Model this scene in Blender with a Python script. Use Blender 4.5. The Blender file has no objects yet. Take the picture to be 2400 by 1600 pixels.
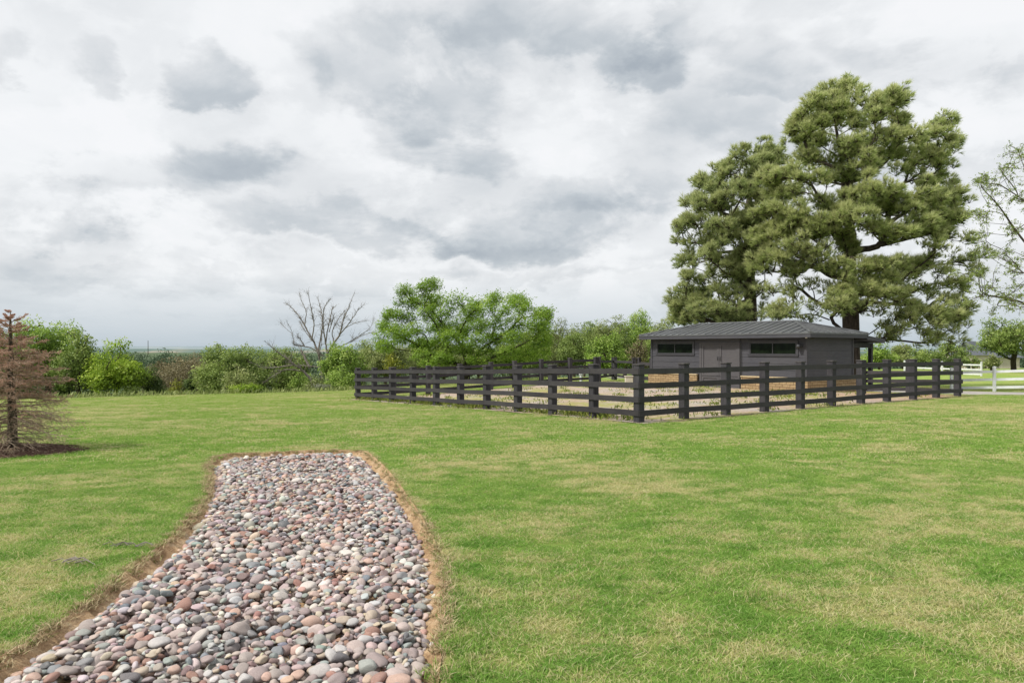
import bpy, math, random
import numpy as np
from mathutils import Vector
from mathutils.geometry import delaunay_2d_cdt

random.seed(7)
rng = np.random.default_rng(7)
S = bpy.context.scene
COL = S.collection
F = 1656.0          # focal length in photo pixels (2400 wide)
CH = 1.92           # camera height
HY = 815.0          # horizon row
R = math.radians

def P(px, py, d):
    """world point at photo pixel and depth"""
    return np.array([(px-1200)/F*d, d, CH-(py-HY)/F*d])

# ------------------------------------------------------------------ materials
def lin(c):
    return tuple(((v/255)/12.92 if v/255 <= .04045 else ((v/255+.055)/1.055)**2.4) for v in c)

class NT:
    def __init__(s, name):
        s.m = bpy.data.materials.new(name); s.m.use_nodes = True
        s.t = s.m.node_tree; s.t.nodes.clear()
        s.out = s.t.nodes.new('ShaderNodeOutputMaterial')
    def n(s, typ, **kw):
        nd = s.t.nodes.new(typ)
        for k, v in kw.items():
            if k == 'i':
                for a, b in v.items(): 
                    if hasattr(b, 'links') and not isinstance(b, (int, float, tuple)): s.t.links.new(b, nd.inputs[a])
                    else: nd.inputs[a].default_value = b
            else: setattr(nd, k, v)
        return nd
    def link(s, a, b): s.t.links.new(a, b)
    def pos(s): return s.n('ShaderNodeNewGeometry').outputs['Position']
    def noise(s, vec, scale, detail=4, rough=.55, dist=0.0):
        return s.n('ShaderNodeTexNoise', i={'Vector': vec, 'Scale': scale, 'Detail': detail, 'Roughness': rough, 'Distortion': dist}).outputs['Fac']
    def ramp(s, fac, stops, interp='LINEAR'):
        r = s.n('ShaderNodeValToRGB', i={'Fac': fac}); cr = r.color_ramp; cr.interpolation = interp
        while len(cr.elements) < len(stops): cr.elements.new(.5)
        for e, (p, c) in zip(cr.elements, stops):
            e.position = p; e.color = (c, c, c, 1) if isinstance(c, (int, float)) else (*c[:3], 1)
        return r.outputs['Color']
    def mix(s, f, a, b, bt='MIX'):
        nd = s.n('ShaderNodeMix', data_type='RGBA', blend_type=bt)
        for k, v in ((0, f), (6, a), (7, b)):
            if isinstance(v, (int, float)): nd.inputs[k].default_value = v if k == 0 else (v, v, v, 1)
            elif isinstance(v, tuple): nd.inputs[k].default_value = (*v[:3], 1)
            else: s.link(v, nd.inputs[k])
        return nd.outputs[2]
    def math(s, op, a, b=0.0, clamp=False):
        nd = s.n('ShaderNodeMath', operation=op, use_clamp=clamp)
        for k, v in ((0, a), (1, b)):
            if isinstance(v, (int, float)): nd.inputs[k].default_value = v
            else: s.link(v, nd.inputs[k])
        return nd.outputs[0]
    def attr(s, name, out='Fac'):
        return s.n('ShaderNodeAttribute', attribute_name=name).outputs[out]
    def bump(s, h, strength=.5, dist=.01):
        return s.n('ShaderNodeBump', i={'Height': h, 'Strength': strength, 'Distance': dist}).outputs['Normal']
    def bsdf(s, col, rough=.8, normal=None, spec=.3, metal=0.0):
        b = s.n('ShaderNodeBsdfPrincipled')
        if isinstance(col, tuple): b.inputs['Base Color'].default_value = (*col[:3], 1)
        else: s.link(col, b.inputs['Base Color'])
        if isinstance(rough, (int, float)): b.inputs['Roughness'].default_value = rough
        else: s.link(rough, b.inputs['Roughness'])
        b.inputs['Specular IOR Level'].default_value = spec; b.inputs['Metallic'].default_value = metal
        if normal is not None: s.link(normal, b.inputs['Normal'])
        return b.outputs[0]
    def done(s, sh): s.link(sh, s.out.inputs['Surface']); return s.m

M = {}

def leaf_mat(name, dark, mid, light, trans=.35):
    a = NT(name)
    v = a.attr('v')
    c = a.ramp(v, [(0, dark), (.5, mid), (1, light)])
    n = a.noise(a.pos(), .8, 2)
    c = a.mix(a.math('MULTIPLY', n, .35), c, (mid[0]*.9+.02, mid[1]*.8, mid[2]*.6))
    d = a.n('ShaderNodeBsdfDiffuse'); a.link(c, d.inputs['Color'])
    t = a.n('ShaderNodeBsdfTranslucent'); a.link(c, t.inputs['Color'])
    g = a.n('ShaderNodeBsdfGlossy', i={'Roughness': .55}); g.inputs['Color'].default_value = (.6, .65, .6, 1)
    m1 = a.n('ShaderNodeMixShader', i={0: trans}); a.link(d.outputs[0], m1.inputs[1]); a.link(t.outputs[0], m1.inputs[2])
    m2 = a.n('ShaderNodeMixShader', i={0: .04}); a.link(m1.outputs[0], m2.inputs[1]); a.link(g.outputs[0], m2.inputs[2])
    M[name] = a.done(m2.outputs[0]); return M[name]

def bark_mat(name, c1, c2, scale=8):
    a = NT(name)
    co = a.n('ShaderNodeMapping', i={'Vector': a.pos(), 'Scale': (1, 1, .25)}).outputs[0]
    n = a.noise(co, scale, 5, .65)
    c = a.ramp(n, [(.3, c1), (.7, c2)])
    M[name] = a.done(a.bsdf(c, .9, a.bump(n, .8, .03), .1)); return M[name]

def straw(a, pos):
    """0..1 amount of dry grass over the lawn"""
    sq = a.n('ShaderNodeMapping', i={'Vector': pos, 'Scale': (.8, 1.1, 0)}).outputs[0]
    n1 = a.noise(sq, .55, 3, .6, .6)
    n2 = a.noise(sq, 2.6, 3, .6)
    n3 = a.noise(sq, .13, 2, .5)
    s = a.math('ADD', a.math('MULTIPLY', n1, .7), a.math('MULTIPLY', n2, .55))
    s = a.math('ADD', s, a.math('MULTIPLY', n3, .35))
    return a.ramp(s, [(.70, .04), (.81, .32), (.93, .95)]), n1, n2

def g(c, k=1.3):   # display colour to base colour
    return tuple(min(.85, x/k) for x in lin(c))

def build_materials():
    # lawn soil/thatch sheet
    a = NT('lawn_base')
    pos = a.pos()
    s, n1, n2 = straw(a, pos)
    far = a.n('ShaderNodeSeparateXYZ', i={0: pos}).outputs['Y']
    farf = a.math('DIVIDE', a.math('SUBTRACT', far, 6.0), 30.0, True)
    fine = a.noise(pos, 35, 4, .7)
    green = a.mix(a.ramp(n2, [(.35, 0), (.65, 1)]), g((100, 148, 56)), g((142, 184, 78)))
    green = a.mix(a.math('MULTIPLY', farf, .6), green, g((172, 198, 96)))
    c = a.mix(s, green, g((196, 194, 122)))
    c = a.mix(a.math('MULTIPLY', a.math('SUBTRACT', 1.0, a.math('DIVIDE', far, 50.0, True)), .5), c, g((84, 104, 44)))  # shade between the blades painted in: base darkened towards the near end
    c = a.mix(a.ramp(fine, [(.3, .5), (.7, 0)]), c, g((74, 96, 34)))
    edge = a.attr('thatch')
    tn = a.noise(pos, 22, 4, .7)
    thatch = a.ramp(tn, [(.3, g((104, 82, 56))), (.65, g((186, 164, 122)))])
    c = a.mix(edge, c, thatch)
    br = a.ramp(a.noise(pos, .33, 3, .55, .4), [(.72, 0), (.78, .6)])
    c = a.mix(br, c, g((176, 148, 104)))
    rough_g = a.attr('wild')
    wn = a.noise(pos, 1.2, 4, .7)
    wild = a.ramp(wn, [(.3, g((70, 92, 40))), (.7, g((132, 140, 84)))])
    c = a.mix(rough_g, c, wild)
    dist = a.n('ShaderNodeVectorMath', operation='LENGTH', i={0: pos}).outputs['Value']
    c = a.mix(a.math('DIVIDE', a.math('SUBTRACT', dist, 110.0), 120.0, True), c, a.mix(a.noise(pos, .05, 5, .7), g((78, 98, 70)), g((112, 126, 96))))  # distance haze mixed into the colour of the far plain
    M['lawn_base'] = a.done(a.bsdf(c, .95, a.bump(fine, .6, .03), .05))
    # blades
    a = NT('grass_blades')
    pos = a.pos()
    s, n1, n2 = straw(a, pos)
    far = a.n('ShaderNodeSeparateXYZ', i={0: pos}).outputs['Y']
    farf = a.math('DIVIDE', a.math('SUBTRACT', far, 6.0), 30.0, True)
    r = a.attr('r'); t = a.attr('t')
    isst = a.math('LESS_THAN', r, a.math('ADD', a.math('MULTIPLY', s, .9), .05))
    g1 = a.mix(a.ramp(n2, [(.35, 0), (.65, 1)]), g((114, 168, 70)), g((172, 206, 102)))
    r2 = a.attr('q')
    g1 = a.mix(a.math('MULTIPLY', r2, .8), g1, g((172, 204, 108)))
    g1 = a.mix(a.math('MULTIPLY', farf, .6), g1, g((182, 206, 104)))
    st = a.mix(r2, g((244, 236, 190)), g((218, 210, 140)))
    c = a.mix(isst, g1, st)
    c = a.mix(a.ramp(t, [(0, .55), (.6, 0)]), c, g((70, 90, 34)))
    d = a.n('ShaderNodeBsdfDiffuse'); a.link(c, d.inputs['Color'])
    tr = a.n('ShaderNodeBsdfTranslucent'); a.link(c, tr.inputs['Color'])
    mx = a.n('ShaderNodeMixShader', i={0: .4}); a.link(d.outputs[0], mx.inputs[1]); a.link(tr.outputs[0], mx.inputs[2])
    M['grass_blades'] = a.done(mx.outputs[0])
    # thatch blades
    a = NT('thatch_blades')
    c = a.mix(a.attr('q'), g((226, 208, 168)), g((164, 138, 104)))
    c = a.mix(a.math('LESS_THAN', a.attr('r'), .16), c, g((110, 140, 60)))
    M['thatch_blades'] = a.done(a.bsdf(c, .9, None, .1))
    # soil
    a = NT('soil')
    pos = a.pos()
    n = a.noise(pos, 5, 6, .7); f = a.noise(pos, 60, 3, .7)
    c = a.ramp(n, [(.3, g((158, 128, 98))), (.5, g((206, 174, 136))), (.7, g((228, 204, 170)))])
    c = a.mix(a.ramp(f, [(.35, .5), (.6, 0)]), c, g((110, 78, 50)))
    M['soil'] = a.done(a.bsdf(c, .95, a.bump(a.math('ADD', n, f), .8, .02), .05))
    # arena dirt
    a = NT('arena_dirt')
    pos = a.pos()
    n = a.noise(pos, .5, 5, .65, .5); f = a.noise(pos, 9, 5, .75); n2 = a.noise(pos, 2.3, 4, .7)
    c = a.ramp(n, [(.35, g((198, 170, 146))), (.5, g((208, 192, 176))), (.65, g((198, 192, 186)))])
    c = a.mix(a.ramp(f, [(.35, .6), (.6, 0)]), c, g((136, 112, 92)))
    xx = a.n('ShaderNodeSeparateXYZ', i={0: pos}).outputs['X']
    rt = a.math('MULTIPLY', a.math('DIVIDE', a.math('SUBTRACT', xx, 9.0), 8.0, True), .38)
    c = a.mix(rt, c, g((196, 142, 100)))
    gn = a.ramp(a.math('ADD', a.math('MULTIPLY', n2, .6), a.math('MULTIPLY', a.noise(pos, .22, 3), .6)), [(.60, 0), (.68, .8)])
    c = a.mix(gn, c, a.mix(f, g((120, 138, 62)), g((196, 186, 108))))
    M['arena_dirt'] = a.done(a.bsdf(c, .95, a.bump(f, .9, .04), .05))
    a = NT('concrete')
    pos = a.pos(); n = a.noise(pos, 1.5, 6, .7); f = a.noise(pos, 40, 3)
    c = a.ramp(n, [(.3, g((168, 162, 156))), (.7, g((208, 202, 194)))])
    c = a.mix(a.ramp(f, [(.3, .25), (.6, 0)]), c, g((140, 130, 120)))
    M['concrete'] = a.done(a.bsdf(c, .85, a.bump(f, .3, .01), .2))
    a = NT('mulch')
    pos = a.pos(); n = a.noise(pos, 25, 5, .8)
    c = a.ramp(n, [(.3, g((62, 48, 42))), (.55, g((120, 96, 84))), (.7, g((158, 134, 118)))])
    M['mulch'] = a.done(a.bsdf(c, .95, a.bump(n, 1, .04), .05))
    # stones (attribute colour)
    def stone(name, attr=None, base=None):
        a = NT(name)
        if attr:
            co = a.pos(); c = a.attr('col', 'Color')
        else:
            oi = a.n('ShaderNodeObjectInfo')
            ad = a.n('ShaderNodeVectorMath', operation='ADD')
            a.link(a.n('ShaderNodeTexCoord').outputs['Object'], ad.inputs[0]); a.link(oi.outputs['Random'], ad.inputs[1])
            co = a.n('ShaderNodeMapping', i={'Vector': ad.outputs[0], 'Scale': (.05, .05, .05)}).outputs[0]
            c = a.mix(a.math('MULTIPLY', oi.outputs['Random'], .35), base, g((168, 150, 142)))
        n = a.noise(co, 34, 5, .7, 1.0); f = a.noise(co, 260, 3, .8)
        c = a.mix(a.ramp(n, [(.35, .45), (.6, 0)]), c, a.mix(.5, c, (.10, .085, .08)))
        c = a.mix(a.ramp(n, [(.55, 0), (.72, .35)]), c, g((218, 208, 198)))
        c = a.mix(a.ramp(f, [(.5, 0), (.75, .4)]), c, g((225, 218, 210)))
        c = a.mix(a.ramp(f, [(.25, .4), (.42, 0)]), c, (.05, .045, .045))
        M[name] = a.done(a.bsdf(c, .72, a.bump(a.math('ADD', n, f), .35, .006), .3))
    stone('stone_mass', attr=True)
    for k, (nm, c) in enumerate(PAL): stone('stone_'+nm, base=g(c))
    # timber stained black
    a = NT('black_timber')
    tc = a.n('ShaderNodeTexCoord').outputs['Object']
    w = a.noise(a.n('ShaderNodeMapping', i={'Vector': tc, 'Scale': (9, 9, .7)}).outputs[0], 4, 5, .7)
    n = a.noise(a.pos(), 1.5, 4, .6)
    c = a.ramp(w, [(.3, g((48, 46, 50))), (.7, g((78, 76, 80)))])
    c = a.mix(a.ramp(n, [(.45, 0), (.75, .5)]), c, g((104, 102, 104)))
    c = a.mix(a.math('MULTIPLY', a.n('ShaderNodeObjectInfo').outputs['Random'], .18), c, g((102, 101, 105)))
    M['black_timber'] = a.done(a.bsdf(c, .75, None, .2))
    a = NT('black_board')
    co = a.n('ShaderNodeMapping', i={'Vector': a.pos(), 'Scale': (1, 1, 12)}).outputs[0]
    w = a.noise(co, 4, 5, .7); n = a.noise(a.pos(), .9, 4, .6)
    c = a.ramp(w, [(.3, g((54, 51, 54))), (.7, g((74, 71, 73)))])
    c = a.mix(a.ramp(n, [(.45, 0), (.75, .45)]), c, g((96, 92, 92)))
    c = a.mix(a.math('MULTIPLY', a.n('ShaderNodeObjectInfo').outputs['Random'], .18), c, g((102, 101, 105)))
    M['black_board'] = a.done(a.bsdf(c, .7, None, .2))
    a = NT('timber_cap')
    n = a.noise(a.pos(), 12, 4, .7)
    c = a.ramp(n, [(.3, g((70, 68, 70))), (.7, g((104, 100, 98)))])
    M['timber_cap'] = a.done(a.bsdf(c, .85, a.bump(n, .4, .004), .1))
    # barn siding: horizontal boards
    def siding(name, c1, c2):
        a = NT(name)
        tc = a.n('ShaderNodeTexCoord').outputs['Object']
        co = a.n('ShaderNodeMapping', i={'Vector': tc, 'Scale': (1, 1, 9)}).outputs[0]
        w = a.noise(co, 3, 5, .65); n = a.noise(tc, .8, 4, .6)
        c = a.ramp(w, [(.3, c1), (.7, c2)])
        c = a.mix(a.ramp(n, [(.4, 0), (.7, .45)]), c, a.mix(.5, c, g((110, 106, 104))))
        c = a.mix(a.math('MULTIPLY', a.n('ShaderNodeObjectInfo').outputs['Random'], .18), c, g((102, 101, 105)))
        M[name] = a.done(a.bsdf(c, .65, None, .25))
    siding('siding', g((70, 70, 76)), g((88, 88, 95)))
    siding('trim', g((66, 66, 72)), g((82, 82, 88)))
    siding('door_paint', g((86, 84, 87)), g((100, 97, 100)))
    siding('fascia', g((70, 71, 77)), g((84, 85, 92)))
    siding('soffit', g((34, 34, 36)), g((44, 44, 46)))
    a = NT('roof_metal')
    n = a.noise(a.pos(), 1.1, 4, .6); f = a.noise(a.pos(), 30, 2)
    c = a.ramp(n, [(.3, g((92, 94, 97))), (.7, g((114, 116, 117)))])
    M['roof_metal'] = a.done(a.bsdf(c, .5, a.bump(n, .15, .02), .45, .1))
    a = NT('dark_metal'); M['dark_metal'] = a.done(a.bsdf(a.ramp(a.noise(a.pos(), 20), [(.3, (.02, .02, .022)), (.7, (.045, .045, .05))]), .45, None, .5))
    a = NT('window_glass')
    n = a.noise(a.pos(), 2.5, 3)
    c = a.ramp(n, [(.35, (.004, .006, .004)), (.7, (.012, .02, .010))])
    M['window_glass'] = a.done(a.bsdf(c, .05, None, .07))
    a = NT('sandstone')
    tc = a.n('ShaderNodeTexCoord').outputs['Object']
    sx = a.n('ShaderNodeSeparateXYZ', i={0: tc})
    cb = a.n('ShaderNodeCombineXYZ', i={0: a.math('ADD', sx.outputs[0], sx.outputs[1]), 1: sx.outputs[2]})
    cw = a.n('ShaderNodeVectorMath', operation='ADD')
    nn = a.n('ShaderNodeTexNoise', i={'Vector': tc, 'Scale': 3.0, 'Detail': 2.0})
    sc = a.n('ShaderNodeVectorMath', operation='SCALE', i={0: nn.outputs['Color'], 'Scale': .05})
    a.link(cb.outputs[0], cw.inputs[0]); a.link(sc.outputs[0], cw.inputs[1])
    bk = a.n('ShaderNodeTexBrick', i={'Vector': cw.outputs[0], 'Scale': 1.0, 'Mortar Size': .012, 'Mortar Smooth': .3, 'Bias': 0.0, 'Brick Width': .38, 'Row Height': .13})
    bk.inputs['Color1'].default_value = (*g((200, 174, 136)), 1); bk.inputs['Color2'].default_value = (*g((172, 148, 116)), 1); bk.inputs['Mortar'].default_value = (*g((120, 100, 76)), 1)
    n = a.noise(tc, 9, 5, .7)
    c = a.mix(a.ramp(n, [(.35, .5), (.65, 0)]), bk.outputs['Color'], g((140, 112, 78)))
    h = a.math('SUBTRACT', a.math('MULTIPLY', n, .5), bk.outputs['Fac'])
    M['sandstone'] = a.done(a.bsdf(c, .9, a.bump(h, .9, .03), .1))
    a = NT('stone_cap_mat'); n = a.noise(a.pos(), 8, 5, .7)
    M['stone_cap_mat'] = a.done(a.bsdf(a.ramp(n, [(.3, g((196, 174, 136))), (.7, g((222, 204, 170)))]), .85, a.bump(n, .4, .01), .1))
    a = NT('white_vinyl'); n = a.noise(a.pos(), 3, 4, .6)
    M['white_vinyl'] = a.done(a.bsdf(a.ramp(n, [(.3, (.62, .63, .65)), (.7, (.78, .79, .80))]), .4, None, .4))
    a = NT('cream_wall'); n = a.noise(a.pos(), 1.5, 4, .6)
    M['cream_wall'] = a.done(a.bsdf(a.ramp(n, [(.3, g((206, 196, 176))), (.7, g((224, 214, 196)))]), .85, None, .2))
    a = NT('slate_roof'); n = a.noise(a.pos(), 3, 5, .7)
    M['slate_roof'] = a.done(a.bsdf(a.ramp(n, [(.3, g((88, 92, 100))), (.7, g((116, 120, 126)))]), .8, None, .2))
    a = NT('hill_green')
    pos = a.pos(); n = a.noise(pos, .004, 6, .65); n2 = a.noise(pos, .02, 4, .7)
    c = a.ramp(n, [(.35, g((104, 124, 118))), (.5, g((122, 140, 132))), (.58, g((158, 158, 142))), (.64, g((186, 172, 156))), (.7, g((128, 144, 136)))])  # aerial haze is put into these hill colours
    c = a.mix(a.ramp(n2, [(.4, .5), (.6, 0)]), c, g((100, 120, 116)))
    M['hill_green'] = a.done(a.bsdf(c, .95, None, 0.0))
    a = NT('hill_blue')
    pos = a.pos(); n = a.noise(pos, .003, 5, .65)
    c = a.ramp(n, [(.35, g((138, 154, 160))), (.6, g((158, 170, 172))), (.7, g((176, 178, 174)))])  # blue grey of the distance haze painted as base colour
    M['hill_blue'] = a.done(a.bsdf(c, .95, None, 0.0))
    leaf_mat('leaf_bright', g((84, 112, 46)), g((166, 202, 88)), g((226, 240, 144)))
    leaf_mat('leaf_mid', g((74, 98, 48)), g((152, 178, 90)), g((208, 222, 136)))
    leaf_mat('leaf_lime', g((84, 112, 34)), g((170, 204, 66)), g((224, 240, 112)))
    leaf_mat('leaf_olive', g((86, 100, 58)), g((158, 174, 102)), g((214, 220, 154)))
    leaf_mat('leaf_dark', g((50, 70, 38)), g((96, 122, 62)), g((150, 170, 100)))
    leaf_mat('leaf_brown', g((98, 90, 68)), g((138, 130, 98)), g((172, 162, 124)), .2)
    leaf_mat('leaf_yellow', g((100, 120, 40)), g((170, 178, 64)), g((206, 204, 96)))
    leaf_mat('leaf_elm', g((80, 108, 34)), g((154, 194, 66)), g((214, 236, 112)), .48)
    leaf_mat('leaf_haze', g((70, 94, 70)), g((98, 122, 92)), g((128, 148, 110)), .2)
    leaf_mat('leaf_white', g((120, 136, 96)), g((176, 182, 156)), g((214, 214, 200)), .3)
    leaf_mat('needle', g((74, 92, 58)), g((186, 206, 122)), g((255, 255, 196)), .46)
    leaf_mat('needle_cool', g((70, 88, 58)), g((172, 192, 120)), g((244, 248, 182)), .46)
    leaf_mat('needle_dead', g((164, 122, 106)), g((232, 184, 164)), g((250, 222, 204)), .4)
    leaf_mat('weed_leaf', g((70, 96, 36)), g((132, 152, 62)), g((190, 190, 100)), .3)
    bark_mat('bark_pine', g((52, 46, 44)), g((112, 100, 92)), 6)
    bark_mat('bark_grey', g((66, 60, 50)), g((122, 112, 96)), 10)
    bark_mat('bark_dark', g((44, 40, 34)), g((86, 80, 66)), 10)
    bark_mat('bark_dead', g((104, 96, 88)), g((178, 170, 160)), 6)
    bark_mat('twig_dead', g((134, 116, 98)), g((212, 190, 166)), 20)

PAL = [('pink_grey', (209, 190, 183)), ('mauve', (174, 157, 155)), ('cream', (234, 225, 215)), ('slate_blue', (139, 147, 152)),
       ('green_grey', (169, 176, 169)), ('rust', (175, 131, 115)), ('salmon', (218, 182, 163)), ('charcoal', (112, 110, 113)),
       ('tan', (212, 195, 171)), ('plum', (152, 126, 122)), ('light_grey', (208, 204, 201)), ('warm_grey', (181, 169, 162))]
PALW = np.array([16, 14, 9, 6, 9, 5, 6, 4, 8, 7, 12, 14], float); PALW /= PALW.sum()
build_materials()

# ------------------------------------------------------------------ mesh helpers
def set_props(o, label=None, cat=None, group=None, kind=None):
    if label: o['label'] = label
    if cat: o['category'] = cat
    if group: o['group'] = group
    if kind: o['kind'] = kind
    return o

def empty(name, loc, label, cat, group=None, rotz=0):
    o = bpy.data.objects.new(name, None); COL.objects.link(o)
    o.location = tuple(float(v) for v in loc); o.rotation_euler = (0, 0, rotz); o.empty_display_size = .2
    return set_props(o, label, cat, group)

def np_mesh(name, V, Fs, mat, parent=None, attrs=None, colors=None, smooth=False, local=False, link=True):
    V = np.asarray(V, dtype=np.float32).reshape(-1, 3)
    if parent is not None and not local:
        V = V - np.array(parent.location, dtype=np.float32)
    me = bpy.data.meshes.new(name)
    me.vertices.add(len(V)); me.vertices.foreach_set('co', V.ravel())
    if isinstance(Fs, np.ndarray): Fs = [Fs]
    Fs = [np.asarray(f, dtype=np.int32) for f in Fs if len(f)]
    tot = sum(f.size for f in Fs); nf = sum(len(f) for f in Fs)
    me.loops.add(tot); me.loops.foreach_set('vertex_index', np.concatenate([f.ravel() for f in Fs]))
    lt = np.concatenate([np.full(len(f), f.shape[1], np.int32) for f in Fs])
    ls = np.concatenate([[0], np.cumsum(lt)[:-1]]).astype(np.int32)
    me.polygons.add(nf); me.polygons.foreach_set('loop_start', ls)
    me.polygons.foreach_set('loop_total', lt)
    me.polygons.foreach_set('use_smooth', np.full(nf, bool(smooth), dtype=bool))
    me.update(calc_edges=True)
    for k, v in (attrs or {}).items():
        at = me.attributes.new(k, 'FLOAT', 'POINT'); at.data.foreach_set('value', np.asarray(v, np.float32))
    if colors is not None:
        at = me.attributes.new('col', 'FLOAT_COLOR', 'POINT')
        c = np.ones((len(V), 4), np.float32); c[:, :3] = colors
        at.data.foreach_set('color', c.ravel())
    for mm in (mat if isinstance(mat, list) else [mat]): me.materials.append(mm)
    me.validate()
    o = bpy.data.objects.new(name, me)
    if link: COL.objects.link(o)
    if parent is not None: o.parent = parent
    return o

class MB:
    """collects shapes into one mesh"""
    def __init__(s): s.V = []; s.Q = []; s.T = []; s.n = 0; s.A = []
    def add(s, V, Q=None, T=None, a=None):
        V = np.asarray(V, float).reshape(-1, 3)
        if Q is not None and len(Q): s.Q.append(np.asarray(Q, int)+s.n)
        if T is not None and len(T): s.T.append(np.asarray(T, int)+s.n)
        s.V.append(V); s.n += len(V)
        s.A.append(np.full(len(V), .5) if a is None else a)
    def box(s, x0, x1, y0, y1, z0, z1, fr=None, bev=0.0):
        """axis box; fr = (origin, ux, uy) local frame; bev adds chamfered vertical section"""
        if bev <= 0:
            V = np.array([(x, y, z) for z in (z0, z1) for x, y in ((x0, y0), (x1, y0), (x1, y1), (x0, y1))], float)
            Q = [(3, 2, 1, 0), (4, 5, 6, 7), (0, 1, 5, 4), (1, 2, 6, 5), (2, 3, 7, 6), (3, 0, 4, 7)]
            T = []
        else:
            b = bev
            ring = [(x0+b, y0), (x1-b, y0), (x1, y0+b), (x1, y1-b), (x1-b, y1), (x0+b, y1), (x0, y1-b), (x0, y0+b)]
            V = []
            for (z, k) in ((z0, b), (z0+b, 0), (z1-b, 0), (z1, b)):
                for (x, y) in ring:
                    cx, cy = (x0+x1)/2, (y0+y1)/2
                    V.append((x-np.sign(x-cx)*k, y-np.sign(y-cy)*k, z))
            V = np.array(V); Q = []; T = []
            for j in range(3):
                for i in range(8): Q.append((j*8+i, j*8+(i+1) % 8, (j+1)*8+(i+1) % 8, (j+1)*8+i))
            Q += [(24, 25, 26, 27), (24, 27, 28, 31), (28, 29, 30, 31), (3, 2, 1, 0), (7, 4, 3, 0), (7, 6, 5, 4)]
        if fr is not None:
            o, ux, uy = fr
            V = np.array(o)[None, :]+V[:, :1]*np.array([*ux, 0])[None, :]+V[:, 1:2]*np.array([*uy, 0])[None, :]+V[:, 2:3]*np.array([0, 0, 1.])[None, :]
            if ux[0]*uy[1]-ux[1]*uy[0] < 0: Q = [q[::-1] for q in Q]
        s.add(V, Q)
    def prism(s, A, B, h0, h1, w):
        """board between two points A,B (xyz bottoms), vertical size h, thickness w to the left of AB"""
        A = np.array(A, float); B = np.array(B, float); d = B-A; d[2] = 0; L = np.linalg.norm(d); nrm = np.array([-d[1], d[0], 0])/L*w
        V = [A+[0, 0, h0], B+[0, 0, h0], B+nrm+[0, 0, h0], A+nrm+[0, 0, h0], A+[0, 0, h1], B+[0, 0, h1], B+nrm+[0, 0, h1], A+nrm+[0, 0, h1]]
        s.add(V, [(3, 2, 1, 0), (4, 5, 6, 7), (0, 1, 5, 4), (1, 2, 6, 5), (2, 3, 7, 6), (3, 0, 4, 7)])
    def tube(s, pts, rad, n=8, cap=False):
        pts = np.asarray(pts, float); rad = np.asarray(rad, float); k = len(pts)
        tan = np.gradient(pts, axis=0); tan /= np.linalg.norm(tan, axis=1)[:, None]+1e-9
        ref = np.array([0, 0, 1.]) if abs(tan[0, 2]) < .9 else np.array([1., 0, 0])
        u = np.cross(tan[0], ref); u /= np.linalg.norm(u)
        V = []
        ang = np.linspace(0, 2*math.pi, n, endpoint=False)
        for i in range(k):
            u = u-tan[i]*np.dot(u, tan[i]); u /= np.linalg.norm(u)+1e-9
            w = np.cross(tan[i], u)
            V.append(pts[i]+rad[i]*(np.cos(ang)[:, None]*u+np.sin(ang)[:, None]*w))
        V = np.concatenate(V)
        ii, jj = np.meshgrid(np.arange(k-1), np.arange(n), indexing='ij'); ii = ii.ravel(); jj = jj.ravel(); j2 = (jj+1) % n
        Q = np.stack([ii*n+jj, ii*n+j2, (ii+1)*n+j2, (ii+1)*n+jj], 1)
        T = []
        if cap:
            V = np.vstack([V, pts[-1], pts[0]]); c = k*n
            T = [((k-1)*n+j, (k-1)*n+(j+1) % n, c) for j in range(n)]+[((j+1) % n, j, c+1) for j in range(n)]
        s.add(V, Q, T)
    def sphere(s, c, r, n=12, sc=(1, 1, 1)):
        V = [(0, 0, 1)]; m = n//2
        for i in range(1, m):
            for j in range(n):
                th = math.pi*i/m; ph = 2*math.pi*j/n
                V.append((math.sin(th)*math.cos(ph), math.sin(th)*math.sin(ph), math.cos(th)))
        V.append((0, 0, -1)); V = np.array(V)*r*np.array(sc)+np.array(c)
        T = [(0, 1+j, 1+(j+1) % n) for j in range(n)]
        Q = [(1+i*n+j, 1+(i+1)*n+j, 1+(i+1)*n+(j+1) % n, 1+i*n+(j+1) % n) for i in range(m-2) for j in range(n)]
        e = len(V)-1; b = 1+(m-2)*n
        T += [(e, b+(j+1) % n, b+j) for j in range(n)]
        s.add(V, Q, T)
    def build(s, name, mat, parent=None, smooth=False, local=False, attrs=False):
        Fs = []
        if s.Q: Fs.append(np.concatenate(s.Q))
        if s.T: Fs.append(np.concatenate(s.T))
        return np_mesh(name, np.concatenate(s.V), Fs, mat, parent, smooth=smooth, local=local, attrs={'v': np.concatenate(s.A)} if attrs else None)

def cones(P0, P1, r0, r1, n=3):
    """batch of straight tapered twigs -> V, Q"""
    P0 = np.asarray(P0, float); P1 = np.asarray(P1, float); N = len(P0)
    r0 = np.broadcast_to(r0, (N,)); r1 = np.broadcast_to(r1, (N,))
    t = P1-P0; t /= np.linalg.norm(t, axis=1)[:, None]+1e-9
    ref = np.where(np.abs(t[:, 2:3]) < .9, np.array([[0, 0, 1.]]), np.array([[1., 0, 0]]))
    u = np.cross(t, ref); u /= np.linalg.norm(u, axis=1)[:, None]+1e-9; w = np.cross(t, u)
    V = np.zeros((N, 2*n, 3))
    for k in range(n):
        a = 2*math.pi*k/n; dv = math.cos(a)*u+math.sin(a)*w
        V[:, k] = P0+dv*r0[:, None]; V[:, n+k] = P1+dv*r1[:, None]
    base = (np.arange(N)*2*n)[:, None, None]
    q = np.array([[k, (k+1) % n, n+(k+1) % n, n+k] for k in range(n)])[None]
    return V.reshape(-1, 3), (base+q).reshape(-1, 4)

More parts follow.
